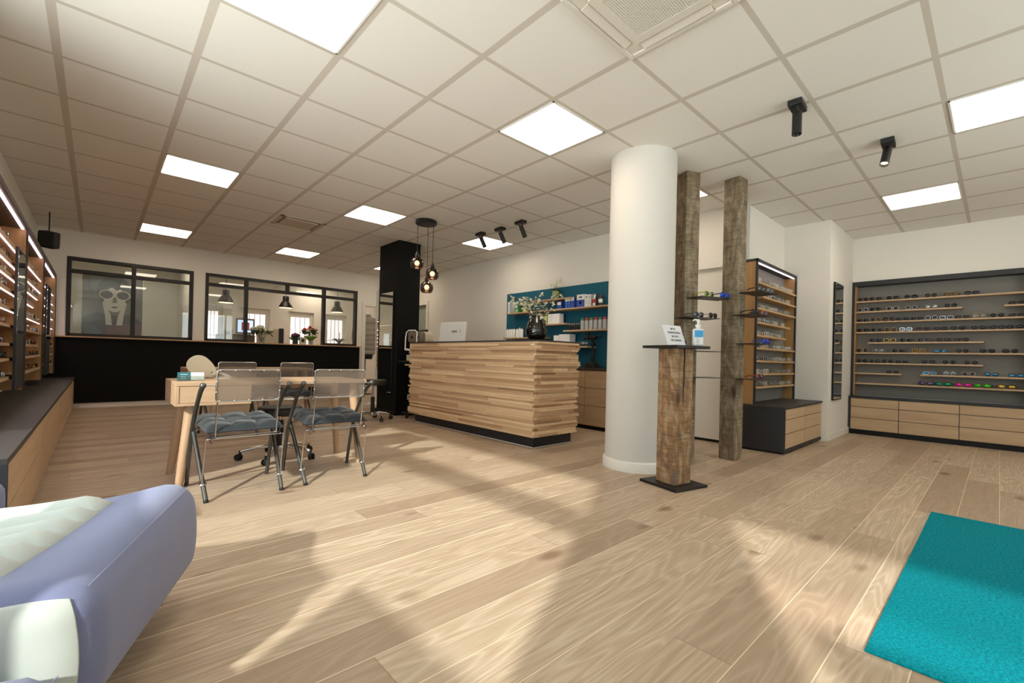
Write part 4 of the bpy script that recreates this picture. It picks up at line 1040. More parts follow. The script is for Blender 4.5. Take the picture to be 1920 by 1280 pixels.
# ------------------------------------------------------------------ niche shelf unit
def niche_unit():
    o = thing('shelf_unit', 'dark framed oak shelf unit with spectacles above the low niche cabinet', 'shelves', (6.11, -1.5, .50))
    xa, xb, yf, yb, z0, z1 = 5.43, 6.812, -1.59, -1.436, .4975, 2.09
    MB().box(xa, yf+.02, z0, xa+.016, yb, z1-.03).build('side_panel', M['oakz'], o)
    MB().box(xb-.016, yf+.02, z0, xb, yb, z1-.03).build('side_panel', M['oakz'], o)
    b = MB(); b.box(xa-.003, yf, z0, xa+.024, yf+.02, z1); b.box(xb-.02, yf, z0, xb, yf+.02, z1); b.box(xa-.003, yf, z1-.03, xb, yb, z1)
    b.build('frame', M['anth'], o, bevel=.0015)
    MB().box(xa+.016, yb-.012, z0, xb-.016, yb, z1-.03).build('back_panel', M['greyback'], o)
    MB().box(xa+.04, yf+.024, z1-.037, xb-.03, yf+.038, z1-.031).build('led_strip', M['led'], o)
    zs = [(1.845, xa, xb), (1.70, 5.63, xb), (1.561, xa, xb), (1.405, xa, 6.60), (1.262, xa, 6.44), (1.122, xa, xb), (.98, xa, xb), (.834, xa, xb), (.688, xa, xb)]
    rnd = random.Random(9)
    for r, (z, a, c) in enumerate(zs):
        MB().box(max(a, xa+.018), yf+.004, z-.022, min(c, xb-.018), yb-.013, z).build('shelf', M['shelfoak'], o, bevel=.001)
        n = int((min(c, xb-.02)-max(a, xa+.02)-.06)/.138)
        for k in range(n):
            x = max(a, xa+.02)+.08+k*.138+rnd.uniform(-.001, .001); sh = rnd.choice(('round', 'rect', 'way', 'cat', 'rect')); fc = rnd.choice(('black', 'silver', 'white', 'grey', 'white', 'brown', 'silver', 'black'))
            lab = '%s spectacles, %s from left, %s of the niche shelf unit' % ({'crystal': 'clear framed', 'silver': 'silver framed'}.get(fc, fc), ORD[k], ROWN[r])
            glasses(sh, fc, 'clear', (x, yf+.018, z+.0003), rnd.uniform(-.05, .05), lab, 'eyeglasses', 'spectacles on the %s of the niche unit' % ROWN[r], True)
niche_unit()

# ------------------------------------------------------------------ left wall display
def left_display():
    o = thing('display_shelves', 'lit oak spectacle display with thin shelves along the left wall', 'shelves', (-.37, 3.4, .55))
    xw, xf = -.474, -.262
    ya, yb = .10, 6.325; dv = [2.58, 4.33, 6.31]
    MB().box(xw, ya, .70, xw+.01, yb, 2.0).build('back_panel', wood('oak_display_back', '#b08a5c', '#8d6a43', 'z', .8), o)
    b = MB(); b.box(xw, ya, 1.985, xf+.006, yb+.016, 2.03); b.box(xf-.004, yb-.002, .55, xf+.006, yb+.016, 1.985)
    for y in dv[:2]: b.box(xf-.008, y-.010, .55, xf+.006, y+.014, 1.985)
    b.build('frame', plain('dark_oak_frame', '#3b2f26', .55), o, bevel=.0015)
    for y in [ya+.01]+dv: MB().box(xw+.0, y-.010, .55, xf-.008, y+.010, 1.985).build('divider', M['oakz'], o)
    zs = [1.728, 1.586, 1.483, 1.368, 1.231, 1.102, .962, .847, .704]
    bays = [(ya+.02, 2.57, 'near bay'), (2.59, 4.32, 'middle bay'), (4.34, 6.30, 'far bay')]
    mir = {0: (1.74, 2.20), 2: (4.42, 5.06)}
    rnd = random.Random(21)
    for bi, (a, c, bn) in enumerate(bays):
        MB().box(xf-.035, a+.02, 1.977, xf-.018, c-.02, 1.984).build('led_strip', M['led'], o)
        for r, z in enumerate(zs):
            aa, cc = a, c
            if bi == 1 and r in (2, 6): cc = c-.35
            if bi == 1 and r == 3: aa, cc = a+.0, c-.75
            s = MB().box(xw+.011, aa, z-.022, xf-.010, cc, z).build('shelf', M['oaky'], o, bevel=.001)
            if r < 5:
                MB().box(xf-.031, aa+.02, z-.0262, xf-.024, cc-.02, z-.0225).build('led_strip', M['led'], s)
            lo = max(aa+.1, 1.0 if bi == 0 else 0); hi = cc-.08
            if bi in mir: hi, lo = (min(hi, mir[bi][0]-.03), lo) if bi == 0 else (hi, mir[bi][1]+.1)
            n = int((hi-lo)/.20)+1; n = min(n, 9)
            for k in range(n):
                y = lo+k*.20+rnd.uniform(-.02, .02); sh = rnd.choice(('round', 'rect', 'way', 'cat')); fc = rnd.choice(('black', 'silver', 'crystal', 'tort', 'white', 'gold', 'red'))
                lab = '%s spectacles, %s from left, %s of the left display, %s' % ({'crystal': 'clear framed', 'silver': 'silver framed', 'tort': 'tortoise', 'gold': 'gold rimmed'}.get(fc, fc), ORD[k], ROWN[r], bn)
                glasses(sh, fc, 'clear', (xf-.025, y, z+.0003), PI/2+rnd.uniform(-.15, .15), lab, 'eyeglasses', 'spectacles on the left wall display', True)
    for bi, (m0, m1) in mir.items():
        m = thing('display_mirror', ('slim dark framed mirror in the near part of the left wall display', '', 'slim mirror in the far part of the left wall display')[bi], 'mirror', (xf+.012, (m0+m1)/2, .70))
        MB().box(xf+.0065, m0, .60, xf+.022, m1, 1.70).build('frame', M['anth'], m)
        MB().box(xf+.0215, m0+.02, 1.04, xf+.0245, m1-.02, 1.68).build('mirror_glass', M['mirror'], m)
left_display()

# mirror on the pier
m = thing('wall_mirror', 'tall slim black framed mirror on the white pier by the sunglasses', 'mirror', (7.15, -1.955, .5))
MB().box(6.99, -1.972, .50, 7.42, -1.9515, 2.0).build('frame', M['black'], m)
MB().box(7.005, -1.9745, .515, 7.405, -1.9715, 1.985).build('mirror_glass', M['mirror'], m)

# ------------------------------------------------------------------ timber posts
def posts():
    def post(label, c, rz, w_, z0, z1, mat, plates):
        o = thing('timber_post', label, 'post', (c[0], c[1], 0), 'timber display posts')
        R_ = Matrix.Rotation(rz, 3, 'Z')
        b = MB(); b.obox((c[0], c[1], (z0+z1)/2), (w_, w_, z1-z0), rz); b.build('beam', mat, o, bevel=.004)
        for (lx, ly, sx, sy, z) in plates:
            p = R_ @ Vector((lx, ly, 0)); b = MB(); b.obox((c[0]+p.x, c[1]+p.y, z), (sx, sy, .005), rz); b.build('shelf_plate', M['blackmetal'], o)
        return o, R_
    post('tall weathered timber post close behind the round column', (4.335, -1.325), -.42, .155, 0, HC-.001, M['timber'],
         [(.13, -.175, .36, .195, 1.54), (-.01, -.175, .36, .195, 1.345), (.05, -.175, .36, .195, 1.042), (.05, -.175, .36, .195, .80)])
    post('tall weathered timber post in front of the niche cabinet', (4.775, -1.60), -.12, .155, 0, HC-.001, M['timber'],
         [(.13, -.175, .36, .195, 1.62), (.0, -.175, .36, .195, 1.395), (.07, -.175, .36, .195, 1.128), (.06, -.175, .36, .195, .79)])
    # short stand
    c = (3.455, -1.70); rz = -.24
    o = thing('display_stand', 'short brown timber stand with black square top and base plate', 'stand', (c[0], c[1], 0))
    MB().obox((c[0], c[1], .01), (.34, .36, .02), rz).build('base_plate', M['blackmetal'], o, bevel=.002)
    b = MB(); b.obox((c[0], c[1], .53), (.185, .175, 1.02), rz); b.build('beam', M['timber2'], o, bevel=.005)
    b = MB(); b.tube([(3.425, -1.7885, 1.035), (3.428, -1.788, .96), (3.418, -1.790, .88), (3.422, -1.789, .80), (3.412, -1.791, .72), (3.408, -1.792, .62)], [.004, .0045, .004, .0035, .003, .001], 5)
    b.build('crack', M['rubber'], o)
    MB().obox((c[0], c[1], 1.0505), (.36, .34, .021), rz).build('top_plate', M['blackmetal'], o, bevel=.002)
    zt = 1.0612
    R_ = Matrix.Rotation(rz, 3, 'Z')
    # leaning sign
    s = thing('paper_sign', 'white leaning paper sign asking visitors to disinfect their hands', 'sign', (3.36, -1.73, zt))
    MX = Matrix.Translation((3.395, -1.742, zt+.0005)) @ Matrix.Rotation(rz+.06, 4, 'Z') @ Matrix.Rotation(-.36, 4, 'X')
    b = MB(); b.box(-.105, 0, 0, .105, .0025, .165); b.v = [tuple(MX @ Vector(p)) for p in b.v]; b.build('sheet', M['paper'], s)
    b = MB(); b.box(-.03, .05, 0, .03, .075, .004); b.box(-.012, .004, .07, .012, .007, .10); b.v = [tuple(MX @ Vector(p)) for p in b.v]; b.v = b.v[8:]; b.f = [[i-8 for i in f] for f in b.f[6:]]; b.mi = b.mi[6:]; b.build('stand_foot', M['white'], s)
    off = Matrix.Translation((-3.36, 1.73, -zt))
    for k, (tx, sz) in enumerate((('BITTE', .022), ('DESINFIZIEREN', .0215), ('SIE SICH', .022), ('DIE HÄNDE!', .022))):
        text_mesh('lettering', tx, sz, M['ink'], s, off @ MX @ Matrix.Translation((.004, -.0012, .128-.031*k)) @ Matrix.Rotation(PI/2, 4, 'X'))
    # disinfectant bottle
    p = Vector((3.555, -1.825, zt))
    s = thing('pump_bottle', 'clear pump bottle of hand disinfectant with blue label on the short stand', 'bottle', tuple(p))
    bm = MB(); bm.rbox(-.038, -.024, 0, .038, .024, .135, .014, 10); m = Matrix.Rotation(-.85, 3, 'Z'); bm.v = [tuple(m @ Vector(q)+p) for q in bm.v]; bm.build('body', plain('milky_plastic', '#d5dcdd', .25), s, smooth=True)
    def lab(name, z0, z1, mat, dx=.031, off=.0):
        l = MB(); l.box(-dx+off, -.0252, z0, dx+off, -.0238, z1); l.v = [tuple(m @ Vector(q)+p) for q in l.v]; l.build(name, mat, s)
    lab('label', .010, .068, M['white']); lab('label_top', .0685, .120, M['lblue'])
    for k, (z, dx) in enumerate(((.066, .018), (.052, .02), (.042, .014), (.034, .018), (.022, .010))): l_ = MB(); l_.box(-dx*.6-.008, -.0258, z-.006, dx*.6-.008, -.0251, z-.003); l_.v = [tuple(m @ Vector(q)+p) for q in l_.v]; l_.build('label_line', M['grey'], s)
    MB().lathe([(.015, .132), (.0155, .145), (.021, .146), (.021, .164), (.010, .166), (.0085, .185), (.0001, .185)], tuple(p), 20).build('pump_collar', M['white'], s, smooth='auto')
    b = MB(); b.cyl(p+Vector((0, 0, .184)), p+Vector((0, 0, .205)), .012, .012, 14); b.tube([p+Vector((0, 0, .200)), p+Vector((-.024, .022, .202)), p+Vector((-.030, .028, .192))], [.007, .006, .005], 10); b.build('pump_head', M['white'], s, smooth='auto')
    glasses('way', 'black', 'dark', (3.60, -1.69, zt+.0003), .75, 'black sunglasses lying behind the pump bottle on the short stand', group=None)
    # sunglasses on the steel plates
    def onp(c, prz, lx, ly, z, rz_, sh, fc, lc, label):
        q = Matrix.Rotation(prz, 3, 'Z') @ Vector((lx, ly, 0)); glasses(sh, fc, lc, (c[0]+q.x, c[1]+q.y, z+.0028), rz_, label, group='sunglasses on the timber posts')
    c1, c2_ = (4.335, -1.325), (4.775, -1.60)
    onp(c1, -.42, .065, -.245, 1.54, -.12, 'sport', 'lime', 'silverm', 'lime green sports sunglasses on the top plate of the left tall post')
    onp(c1, -.42, .245, -.245, 1.54, -.12, 'sport', 'blue', 'royal', 'blue sports sunglasses on the top plate of the left tall post')
    onp(c1, -.42, -.05, -.245, 1.345, -.12, 'sport', 'grey', 'silverm', 'grey sports sunglasses with silver lenses on the second plate of the left post')
    onp(c1, -.42, .11, -.245, 1.345, -.12, 'way', 'black', 'brown', 'chunky black brown sunglasses on the second plate of the left post')
    onp(c2_, -.12, .06, -.245, 1.62, -.05, 'sport', 'black', 'silverm', 'left silver lensed sports sunglasses on the top plate of the right tall post')
    onp(c2_, -.12, .235, -.245, 1.62, -.05, 'sport', 'grey', 'silverm', 'right silver lensed sports sunglasses on the top plate of the right tall post')
    onp(c2_, -.12, -.055, -.245, 1.395, -.05, 'sport', 'black', 'dark', 'matt black sports sunglasses on the second plate of the right tall post')
    onp(c2_, -.12, .125, -.245, 1.395, -.05, 'sport', 'red', 'silverm', 'dark red sports sunglasses on the second plate of the right tall post')
    onp(c2_, -.12, .17, -.245, 1.128, -.05, 'sport', 'blue', 'royal', 'blue mirrored sunglasses on the third plate of the right tall post')
    onp(c2_, -.12, .06, -.245, .79, -.05, 'sport', 'red', 'silverm', 'red sports sunglasses on the lowest plate of the right tall post')
posts()

# ------------------------------------------------------------------ petrol wall behind the counter
def petrol_wall():
    o = MB().box(5.475, -.25, .835, 5.499, 2.577, 2.065).build('wall_panel', M['teal'], bevel=.001)
    tag(o, 'petrol blue wall panel carrying the product shelves behind the counter', 'wall panel')
    XF, XB = 5.265, 5.474
    sh = [('top short', 1.86, .91, 1.74), ('long upper', 1.70, -.1, 2.36), ('short middle', 1.483, 1.02, 1.61), ('bottle', 1.372, -.1, 1.06), ('lower left', 1.285, 1.5, 2.42), ('lower short', 1.135, .60, 1.30)]
    labs = ['topmost short oak shelf carrying the potted orchid', 'long oak shelf with product boxes on the petrol panel', 'short oak shelf with pale boxes in the middle of the petrol panel',
            'oak shelf carrying the clear bottles with coloured caps', 'low oak shelf with white bottles left behind the counter vase', 'lowest short oak shelf by the counter corner with white cartons']
    for (n, z, a, c), l in zip(sh, labs):
        tag(MB().box(XF, a, z-.022, XB, c, z).build('wall_shelf', M['oaky'], bevel=.0015), l, 'shelf', 'oak shelves on the petrol panel')
    def carton(y0, y1, z, h, d, mat, label, group, bands=(), x0=None):
        x = (XF+.03) if x0 is None else x0
        t = thing('carton', label, 'box', (x, (y0+y1)/2, z+.0004), group)
        MB().box(x, y0+.0015, z+.0004, x+d, y1-.0015, z+h).build('box', mat, t, bevel=.0012)
        for (a, c, m, s0, s1) in bands:      # printed bands on the front and side
            MB().box(x-.0008, y0+.0015+(y1-y0)*s0, z+h*a, x+.0002, y0-.0015+(y1-y0)*s1, z+h*c).build('print', m, t)
        return t
    z = 1.70; g = 'product boxes on the long oak shelf'
    carton(2.27, 2.35, z, .19, .10, M['white'], 'tall white and navy box at the left end of the long shelf', g, [(.0, .98, M['blue'], .0, .22), (.1, .9, M['grey'], .5, .62)])
    carton(2.08, 2.17, z, .185, .10, M['green'], 'green patterned box, second from the left on the long shelf', g, [(.45, .9, M['white'], .3, 1), (.05, .3, M['lgreen'], .2, .8)])
    carton(1.90, 1.98, z, .17, .10, M['lgreen'], 'yellowish green box behind the branches on the long shelf', g, [(.2, .8, M['white'], .3, .6)])
    carton(1.13, 1.215, z, .11, .10, M['blue'], 'small blue box with white label on the long shelf', g, [(.55, .95, M['white'], .1, 1)])
    for k in range(2): carton(1.06-.055*(k+1), 1.06-.055*k, z, .165, .14, M['blue'], ('left', 'right')[k]+' one of the two narrow blue and white boxes on the long shelf', g, [(.62, 1, M['white'], 0, 1.02), (.38, .5, M['lblue'], .3, .7), (.14, .24, M['lblue'], .3, .7)])
    carton(.885, .945, z, .16, .13, M['blue'], 'blue box behind the narrow blue and white pair on the long shelf', g, [(.66, 1, M['white'], 0, 1)])
    for k, (a, c) in enumerate(((.69, .835), (.625, .685), (.575, .62))):
        carton(a, c, z, (.185, .175, .172)[k], .13, M['white'], ('large white box with blue lower half on the long shelf', 'white box right of the large blue and white one', 'slim white box beside the red banded can')[k], g, [(0, .58, M['blue'], 0, 1), (.25, .45, M['white'], .4, .66), (.72, .84, M['ink'], .3, .72)] if k == 0 else [(.7, .85, M['grey'], .3, .7), (.2, .5, M['grey'], .45, .6)])
    c = (XF+.06, .535, z)
    t = thing('spray_can', 'silver can with a red band on the long shelf', 'can', c)
    MB().lathe([(.0001, .0004), (.03, .0004), (.03, .15), (.027, .158), (.0001, .158)], c, 24).build('can_body', M['chrome'], t, smooth='auto'); MB().lathe([(.0303, .045), (.0306, .045), (.0306, .10), (.0303, .10)], c, 24).build('red_band', M['red'], t, smooth='auto'); MB().lathe([(.0001, .158), (.024, .158), (.024, .178), (.0001, .18)], c, 20).build('cap', M['grey'], t, smooth='auto')
    c = (XF+.07, .435, z)
    t = thing('brown_bottle', 'brown bottle with a white label at the right end of the long shelf', 'bottle', c)
    MB().lathe([(.0001, .0004), (.031, .0004), (.031, .11), (.022, .13), (.022, .135), (.0001, .135)], c, 24).build('bottle_body', M['brownglass'], t, smooth='auto'); MB().lathe([(.0313, .045), (.0317, .045), (.0317, .095), (.0313, .095)], c, 24).build('label', M['white'], t, smooth='auto'); MB().lathe([(.0001, .135), (.024, .135), (.024, .165), (.0001, .166)], c, 20).build('cap', M['brownglass'], t, smooth='auto')
    # orchid in a pale green pot
    c = (XF+.10, 1.315, 1.8604)
    t = thing('potted_orchid', 'white orchid in a pale green pot on the top short shelf', 'potted plant', c)
    MB().lathe([(.0001, 0), (.043, 0), (.052, .02), (.055, .07), (.052, .12), (.05, .128), (.046, .128), (.045, .11), (.0001, .11)], c, 32).build('pot', M['pgreen'], t, smooth='auto')
    rnd = random.Random(4); st = MB(); pe = MB(); lf = MB(); C0 = Vector(c)
    for a, ln in ((.2, .14), (1.6, .12), (-1.4, .15), (-1.9, .13), (3.0, .1)):
        d = Vector((math.cos(a), math.sin(a), 0)); pth = [C0+Vector((0, 0, .11)), C0+d*ln*.5+Vector((0, 0, .155)), C0+d*ln+Vector((0, 0, .14))]; w_ = Vector((-d.y, d.x, 0))*.022
        lf.poly([pth[0], pth[1]-w_, pth[2], pth[1]+w_], (0, 0, .003))
    for a, ln, hh in ((-1.3, .06, .24), (1.7, .05, .25), (-1.6, .02, .30), (1.5, .1, .24)):
        d = Vector((math.cos(a), math.sin(a), 0)); P = [C0+Vector((0, 0, .11)), C0+d*ln*.3+Vector((0, 0, hh*.8)), C0+d*ln+Vector((0, 0, hh))]; st.tube(P, .0025, 5)
        for k in range(5):
            p = P[2]+Vector((rnd.uniform(-.02, .02), rnd.uniform(-.045, .045), rnd.uniform(-.03, .02)))
            for q in range(5):
                an = q*2*PI/5; dd = Vector((-.25, math.cos(an), math.sin(an)))*.030; w_ = Vector((0, -math.sin(an), math.cos(an)))*.012; pe.poly([p, p+dd*.6+w_, p+dd, p+dd*.6-w_], (.001, 0, 0))
    lf.build('leaves', M['leaf'], t); st.build('stems', M['twig'], t); pe.build('blossoms', M['petal'], t)
    z = 1.483; g = 'pale boxes on the short middle shelf'
    for k in range(3): carton(1.575-.052*(k+1), 1.575-.052*k, z, .165, .10, M['lgreen'], ORD[k]+' pale green box from the left on the short middle shelf', g, [(.05, .12, M['ink'], .3, .7)])
    for k in range(6): carton(1.405-.04*(k+1), 1.405-.04*k, z, .15, .10, M['paper'], ORD[k]+' lilac white box from the left on the short middle shelf', g, [(.12, .85, M['lblue' if k == 1 else 'grey'], .4, .52)])
    z = 1.372; g = 'dark bottles on the bottle shelf'
    for k in range(5):
        c = (XF+.06, .975-.042*k, z)
        t = thing('small_bottle', ORD[k]+' small black bottle from the left on the bottle shelf', 'bottle', c, g)
        MB().lathe([(.0001, .0004), (.0155, .0004), (.0155, .07), (.009, .078), (.0001, .078)], c, 16).build('bottle_body', M['rubber'], t, smooth='auto'); MB().lathe([(.0001, .078), (.010, .078), (.010, .105), (.0001, .106)], c, 14).build('cap', M['grey'], t, smooth='auto')
    g = 'clear bottles with coloured caps'
    for k in range(8):
        cc = M['capgreen'] if k % 2 == 0 else M['magenta']; c = (XF+.06, .735-.078*k, z)
        t = thing('clear_bottle', '%s clear bottle from the left, with %s cap, on the bottle shelf' % (ORD[k], 'green' if k % 2 == 0 else 'magenta'), 'bottle', c, g)
        pr = [(.0001, .0004), (.032, .0004), (.034, .01), (.034, .05), (.031, .07), (.034, .09), (.034, .125), (.03, .135)]
        MB().lathe(pr, c, 24).build('bottle_body', plain('cloudy_plastic', '#a9aaa9', .2) if k == 0 else bpy.data.materials['cloudy_plastic'], t, smooth='auto')
        MB().lathe([(.0001, .134), (.031, .134), (.031, .168), (.0001, .17)], c, 24).build('cap', cc, t, smooth='auto')
    z = 1.285; g = 'white bottles on the low left shelf'
    for k in range(7):
        c = (XF+.05, 2.36-.056*k-(.02 if k > 3 else 0), z)
        t = thing('white_bottle', ORD[k]+' white bottle from the left on the low shelf behind the counter', 'bottle', c, g)
        MB().lathe([(.0001, .0004), (.025, .0004), (.025, .125), (.02, .135), (.0001, .136)], c, 20).build('bottle_body', M['white'], t, smooth='auto')
        MB().lathe([(.0001, .135), (.012, .136), (.012, .16 if k == 5 else .146), (.0001, .162 if k == 5 else .147)], c, 14).build('cap', M['white'], t, smooth='auto')
    carton(1.62, 1.70, z, .06, .1, M['white'], 'small flat white carton right of the vase on the low shelf', g, [(.2, .8, M['ink'], .5, .9)])
    carton(1.53, 1.615, z, .05, .1, M['paper'], 'flat pale carton beside the small white one on the low shelf', g)
    z = 1.135; g = 'white cartons on the lowest short shelf'
    carton(1.17, 1.275, z, .165, .12, M['paper'], 'left white carton on the lowest short shelf', g); carton(.95, 1.165, z, .18, .13, M['paper'], 'right larger white carton on the lowest short shelf', g, [(.3, .34, M['grey'], .2, .8)])
    g = 'dropper bottles on the lowest short shelf'
    for k in range(6):
        c = (XF+.05, .80-.032*k, z)
        t = thing('dropper_bottle', ORD[k]+' little white capped dropper bottle from the left by the counter corner', 'bottle', c, g)
        MB().lathe([(.0001, .0004), (.011, .0004), (.011, .028), (.006, .034), (.0001, .034)], c, 12).build('bottle_body', M['dgrey'], t, smooth='auto'); MB().lathe([(.0001, .034), (.008, .034), (.005, .062), (.0001, .063)], c, 12).build('cap', M['white'], t, smooth='auto')
    # antique lens measuring instrument on the drawer unit
    x, y, z = 5.28, .51, .8304
    t = thing('optical_instrument', 'antique dark iron optical instrument on a foot, on the drawer unit', 'instrument', (x, y, z))
    b = MB(); 
    for k in range(4):
        a = PI/4+k*PI/2; b.tube([(x, y, z+.07), (x+.06*math.cos(a), y+.07*math.sin(a), z+.05), (x+.10*math.cos(a), y+.13*math.sin(a), z+.012)], [.025, .02, .014], 8)
    b.lathe([(.0001, 0), (.13, 0), (.13, .012), (.07, .03), (.03, .08), (.0001, .08)], (x, y, z), 24); b.build('foot', M['iron'], t, smooth='auto')
    MB().lathe([(.024, .07), (.02, .12), (.026, .14), (.018, .16), (.017, .25), (.038, .255), (.038, .268), (.018, .272), (.016, .36), (.024, .37), (.024, .40), (.0001, .41)], (x, y, z), 20).build('pillar', M['iron'], t, smooth='auto')
    b = MB(); b.cyl((x, y+.14, z+.42), (x, y-.05, z+.42), .026, n=16); b.cyl((x, y-.05, z+.44), (x, y-.14, z+.44), .012, n=12); b.build('eyepiece_tube', M['iron'], t, smooth='auto')
    b = MB(); b.cyl((x-.02, y+.09, z+.40), (x-.02, y+.09, z+.50), .018, n=14); b.obox((x, y+.10, z+.485), (.05, .05, .04)); b.build('measuring_head', M['iron'], t, bevel=.002)
    MB().cyl((x-.03, y-.01, z+.33), (x+.03, y-.01, z+.33), .022, n=16).build('focus_wheel', M['iron'], t)
petrol_wall()

# ------------------------------------------------------------------ instruments left of the counter
def instruments():
    o = thing('instrument_table', 'black instrument table between the pillar and the counter end', 'table', (3.86, 2.78, 0))
    MB().box(3.62, 2.56, .83, 4.12, 3.0, .86).build('tabletop', M['black'], o, bevel=.006)
    MB().box(3.80, 2.70, .05, 3.92, 2.86, .83).build('lift_column', M['rubber'], o, bevel=.004)
    b = MB(); b.tube([(3.60, 2.66, .045), (3.86, 2.78, .06), (4.1, 2.92, .045)], [.022, .03, .022], 8); b.tube([(3.70, 2.98, .045), (3.86, 2.78, .06), (3.98, 2.58, .045)], [.022, .03, .022], 8)
    b.build('foot', M['rubber'], o)
    for (cx, cyy) in ((3.61, 2.665), (4.09, 2.915), (3.705, 2.97), (3.975, 2.59)): MB().cyl((cx-.012, cyy, .025), (cx+.012, cyy, .025), .025, n=14).build('castor', M['rubber'], o)
    d = thing('eye_tester', 'cream eye testing instrument with white head rest at the counter end', 'eye tester', (3.86, 2.74, .86))
    m = Matrix.Rotation(.45, 3, 'Z'); c = Vector((3.86, 2.80, 1.225))
    def put(b): b.v = [tuple(m @ Vector(p)+c) for p in b.v]; return b
    put(MB().rbox(-.02, -.15, -.085, .22, .15, .095, .05, 12)).build('housing', M['cream'], d, smooth=True)
    put(MB().rbox(-.11, -.14, -.08, -.021, .14, .09, .035, 10)).build('front_cover', M['brownplastic'], d, smooth=True)
    b = MB()
    for y in (-.05, .05): b.cyl((-.114, y, .0), (-.108, y, .0), .022, n=16)
    put(b).build('eye_windows', M['rubber'], d)
    put(MB().box(-.09, -.11, -.27, .2, .11, -.086)).build('base_body', M['cream'], d, bevel=.02)
    put(MB().box(-.15, -.12, -.3645, .22, .12, -.271)).build('base_plate', M['cream'], d, bevel=.01)
    put(MB().tube([(-.21, -.10, -.20), (-.205, -.10, -.02), (-.19, -.095, .07), (-.185, -.06, .10), (-.185, .06, .10), (-.19, .095, .07), (-.205, .10, -.02), (-.21, .10, -.20)], .009, 10)).build('head_rest', M['white'], d, smooth='auto')
    b = MB(); b.tube([(-.21, -.10, -.19), (-.235, 0, -.20), (-.21, .10, -.19)], .016, 8); b.tube([(-.205, 0, -.20), (-.19, 0, -.26), (-.13, 0, -.32)], .022, 8); put(b).build('chin_rest', M['white'], d, smooth='auto')
    o = thing('office_chair', 'black office chair back half hidden behind the eye testing instrument', 'chair', (4.75, 3.55, 0))
    MB().rbox(4.50, 3.62, .52, 4.57, 3.92, 1.42, .035, 10, lambda p: Vector((p.x-.05*math.sin((p.z-.5)*3), p.y, p.z))).build('backrest', M['leather'], o, smooth=True)
    MB().rbox(4.56, 3.42, .43, 5.02, 3.88, .52, .04, 8).build('seat', M['leather'], o, smooth=True)
    MB().cyl((4.79, 3.65, .08), (4.79, 3.65, .44), .03, n=14).build('column', M['rubber'], o)
    for k in range(5):
        a = .4+k*2*PI/5; MB().tube([(4.79, 3.65, .10), (4.79+.27*math.cos(a), 3.65+.27*math.sin(a), .06)], [.022, .014], 8).build('leg', M['blackmetal'], o)
        MB().ball((4.79+.27*math.cos(a), 3.65+.27*math.sin(a), .028), .028, 10).build('castor', M['rubber'], o)
    # standing mirror behind the pillar
    o = thing('standing_mirror', 'white rounded standing mirror on a floor plate beside the doorway', 'mirror', (4.28, 4.65, 0))
    mm = Matrix.Translation((4.28, 4.65, 0)) @ Matrix.Rotation(math.atan2(-.62, .78), 4, 'Z')
    # local x along the panel, -y towards the room
    prof = [(-.24, .10), (.24, .10), (.24, 2.12)]+[(.24-.10+.10*math.cos(a), 2.12+.10*math.sin(a)) for a in [PI/8*k for k in range(1, 5)]]+[(-.14+.10*math.cos(a), 2.12+.10*math.sin(a)) for a in [PI/2+PI/8*k for k in range(0, 5)]]
    b = MB().poly([(x, -.02, z) for x, z in prof], (0, .04, 0)); b.v = [tuple(mm @ Vector(p)) for p in b.v]; b.build('panel', M['skirt'], o, bevel=.004)
    b = MB().box(-.205, -.0245, .66, .205, -.0205, 2.02); b.v = [tuple(mm @ Vector(p)) for p in b.v]; b.build('mirror_glass', M['mirror'], o)
    b = MB().box(-.03, -.0245, .52, .03, -.0205, .56); b.v = [tuple(mm @ Vector(p)) for p in b.v]; b.build('recessed_plug', M['dgrey'], o)
    b = MB().box(-.34, -.30, 0, .34, .26, .03); b.v = [tuple(mm @ Vector(p)) for p in b.v]; b.build('floor_plate', M['skirt'], o, bevel=.005)
    b = MB().box(-.20, -.02, .03, .20, .02, .10); b.v = [tuple(mm @ Vector(p)) for p in b.v]; b.build('foot', M['skirt'], o)
    # coat stand with a quilted jacket in the doorway
    o = thing('coat_stand', 'thin black coat stand half hidden in the doorway', 'coat stand', (4.86, 6.95, 0))
    MB().cyl((4.86, 6.95, .02), (4.86, 6.95, 1.86), .014, n=12).build('pole', M['blackmetal'], o)
    MB().lathe([(.0001, 0), (.17, 0), (.17, .015), (.03, .03), (.0001, .03)], (4.86, 6.95, 0), 28).build('foot', M['blackmetal'], o, smooth='auto')
    MB().tube([(4.86, 6.95, 1.80), (4.83, 6.87, 1.79), (4.82, 6.83, 1.83)], .008, 8).build('hook', M['blackmetal'], o)
    o = thing('quilted_jacket', 'grey quilted jacket hanging in the doorway left of the pillar', 'jacket', (4.80, 6.74, 1.0))
    n = 30; vs = []; fs = []; L = 46; cx, cyy = 4.80, 6.76
    for i in range(L+1):
        t = i/L; z = .93+t*.90; puff = .030*abs(math.sin(t*PI*8))**.5
        wd = (.16+.10*math.sin(min(1, t*1.25)*PI*.62)) if t < .84 else .26*max(0, 1-(t-.84)/.16)**.6+.075
        dp = wd*.5
        for j in range(n):
            a = 2*PI*j/n; vs.append((cx+(wd+puff)*math.cos(a), cyy+(dp+puff)*math.sin(a), z))
    fs = [(i*n+j, i*n+(j+1) % n, (i+1)*n+(j+1) % n, (i+1)*n+j) for i in range(L) for j in range(n)]+[tuple(range(n-1, -1, -1)), tuple(L*n+j for j in range(n))]
    MB().add(vs, fs).build('body', M['coat'], o, smooth=True)
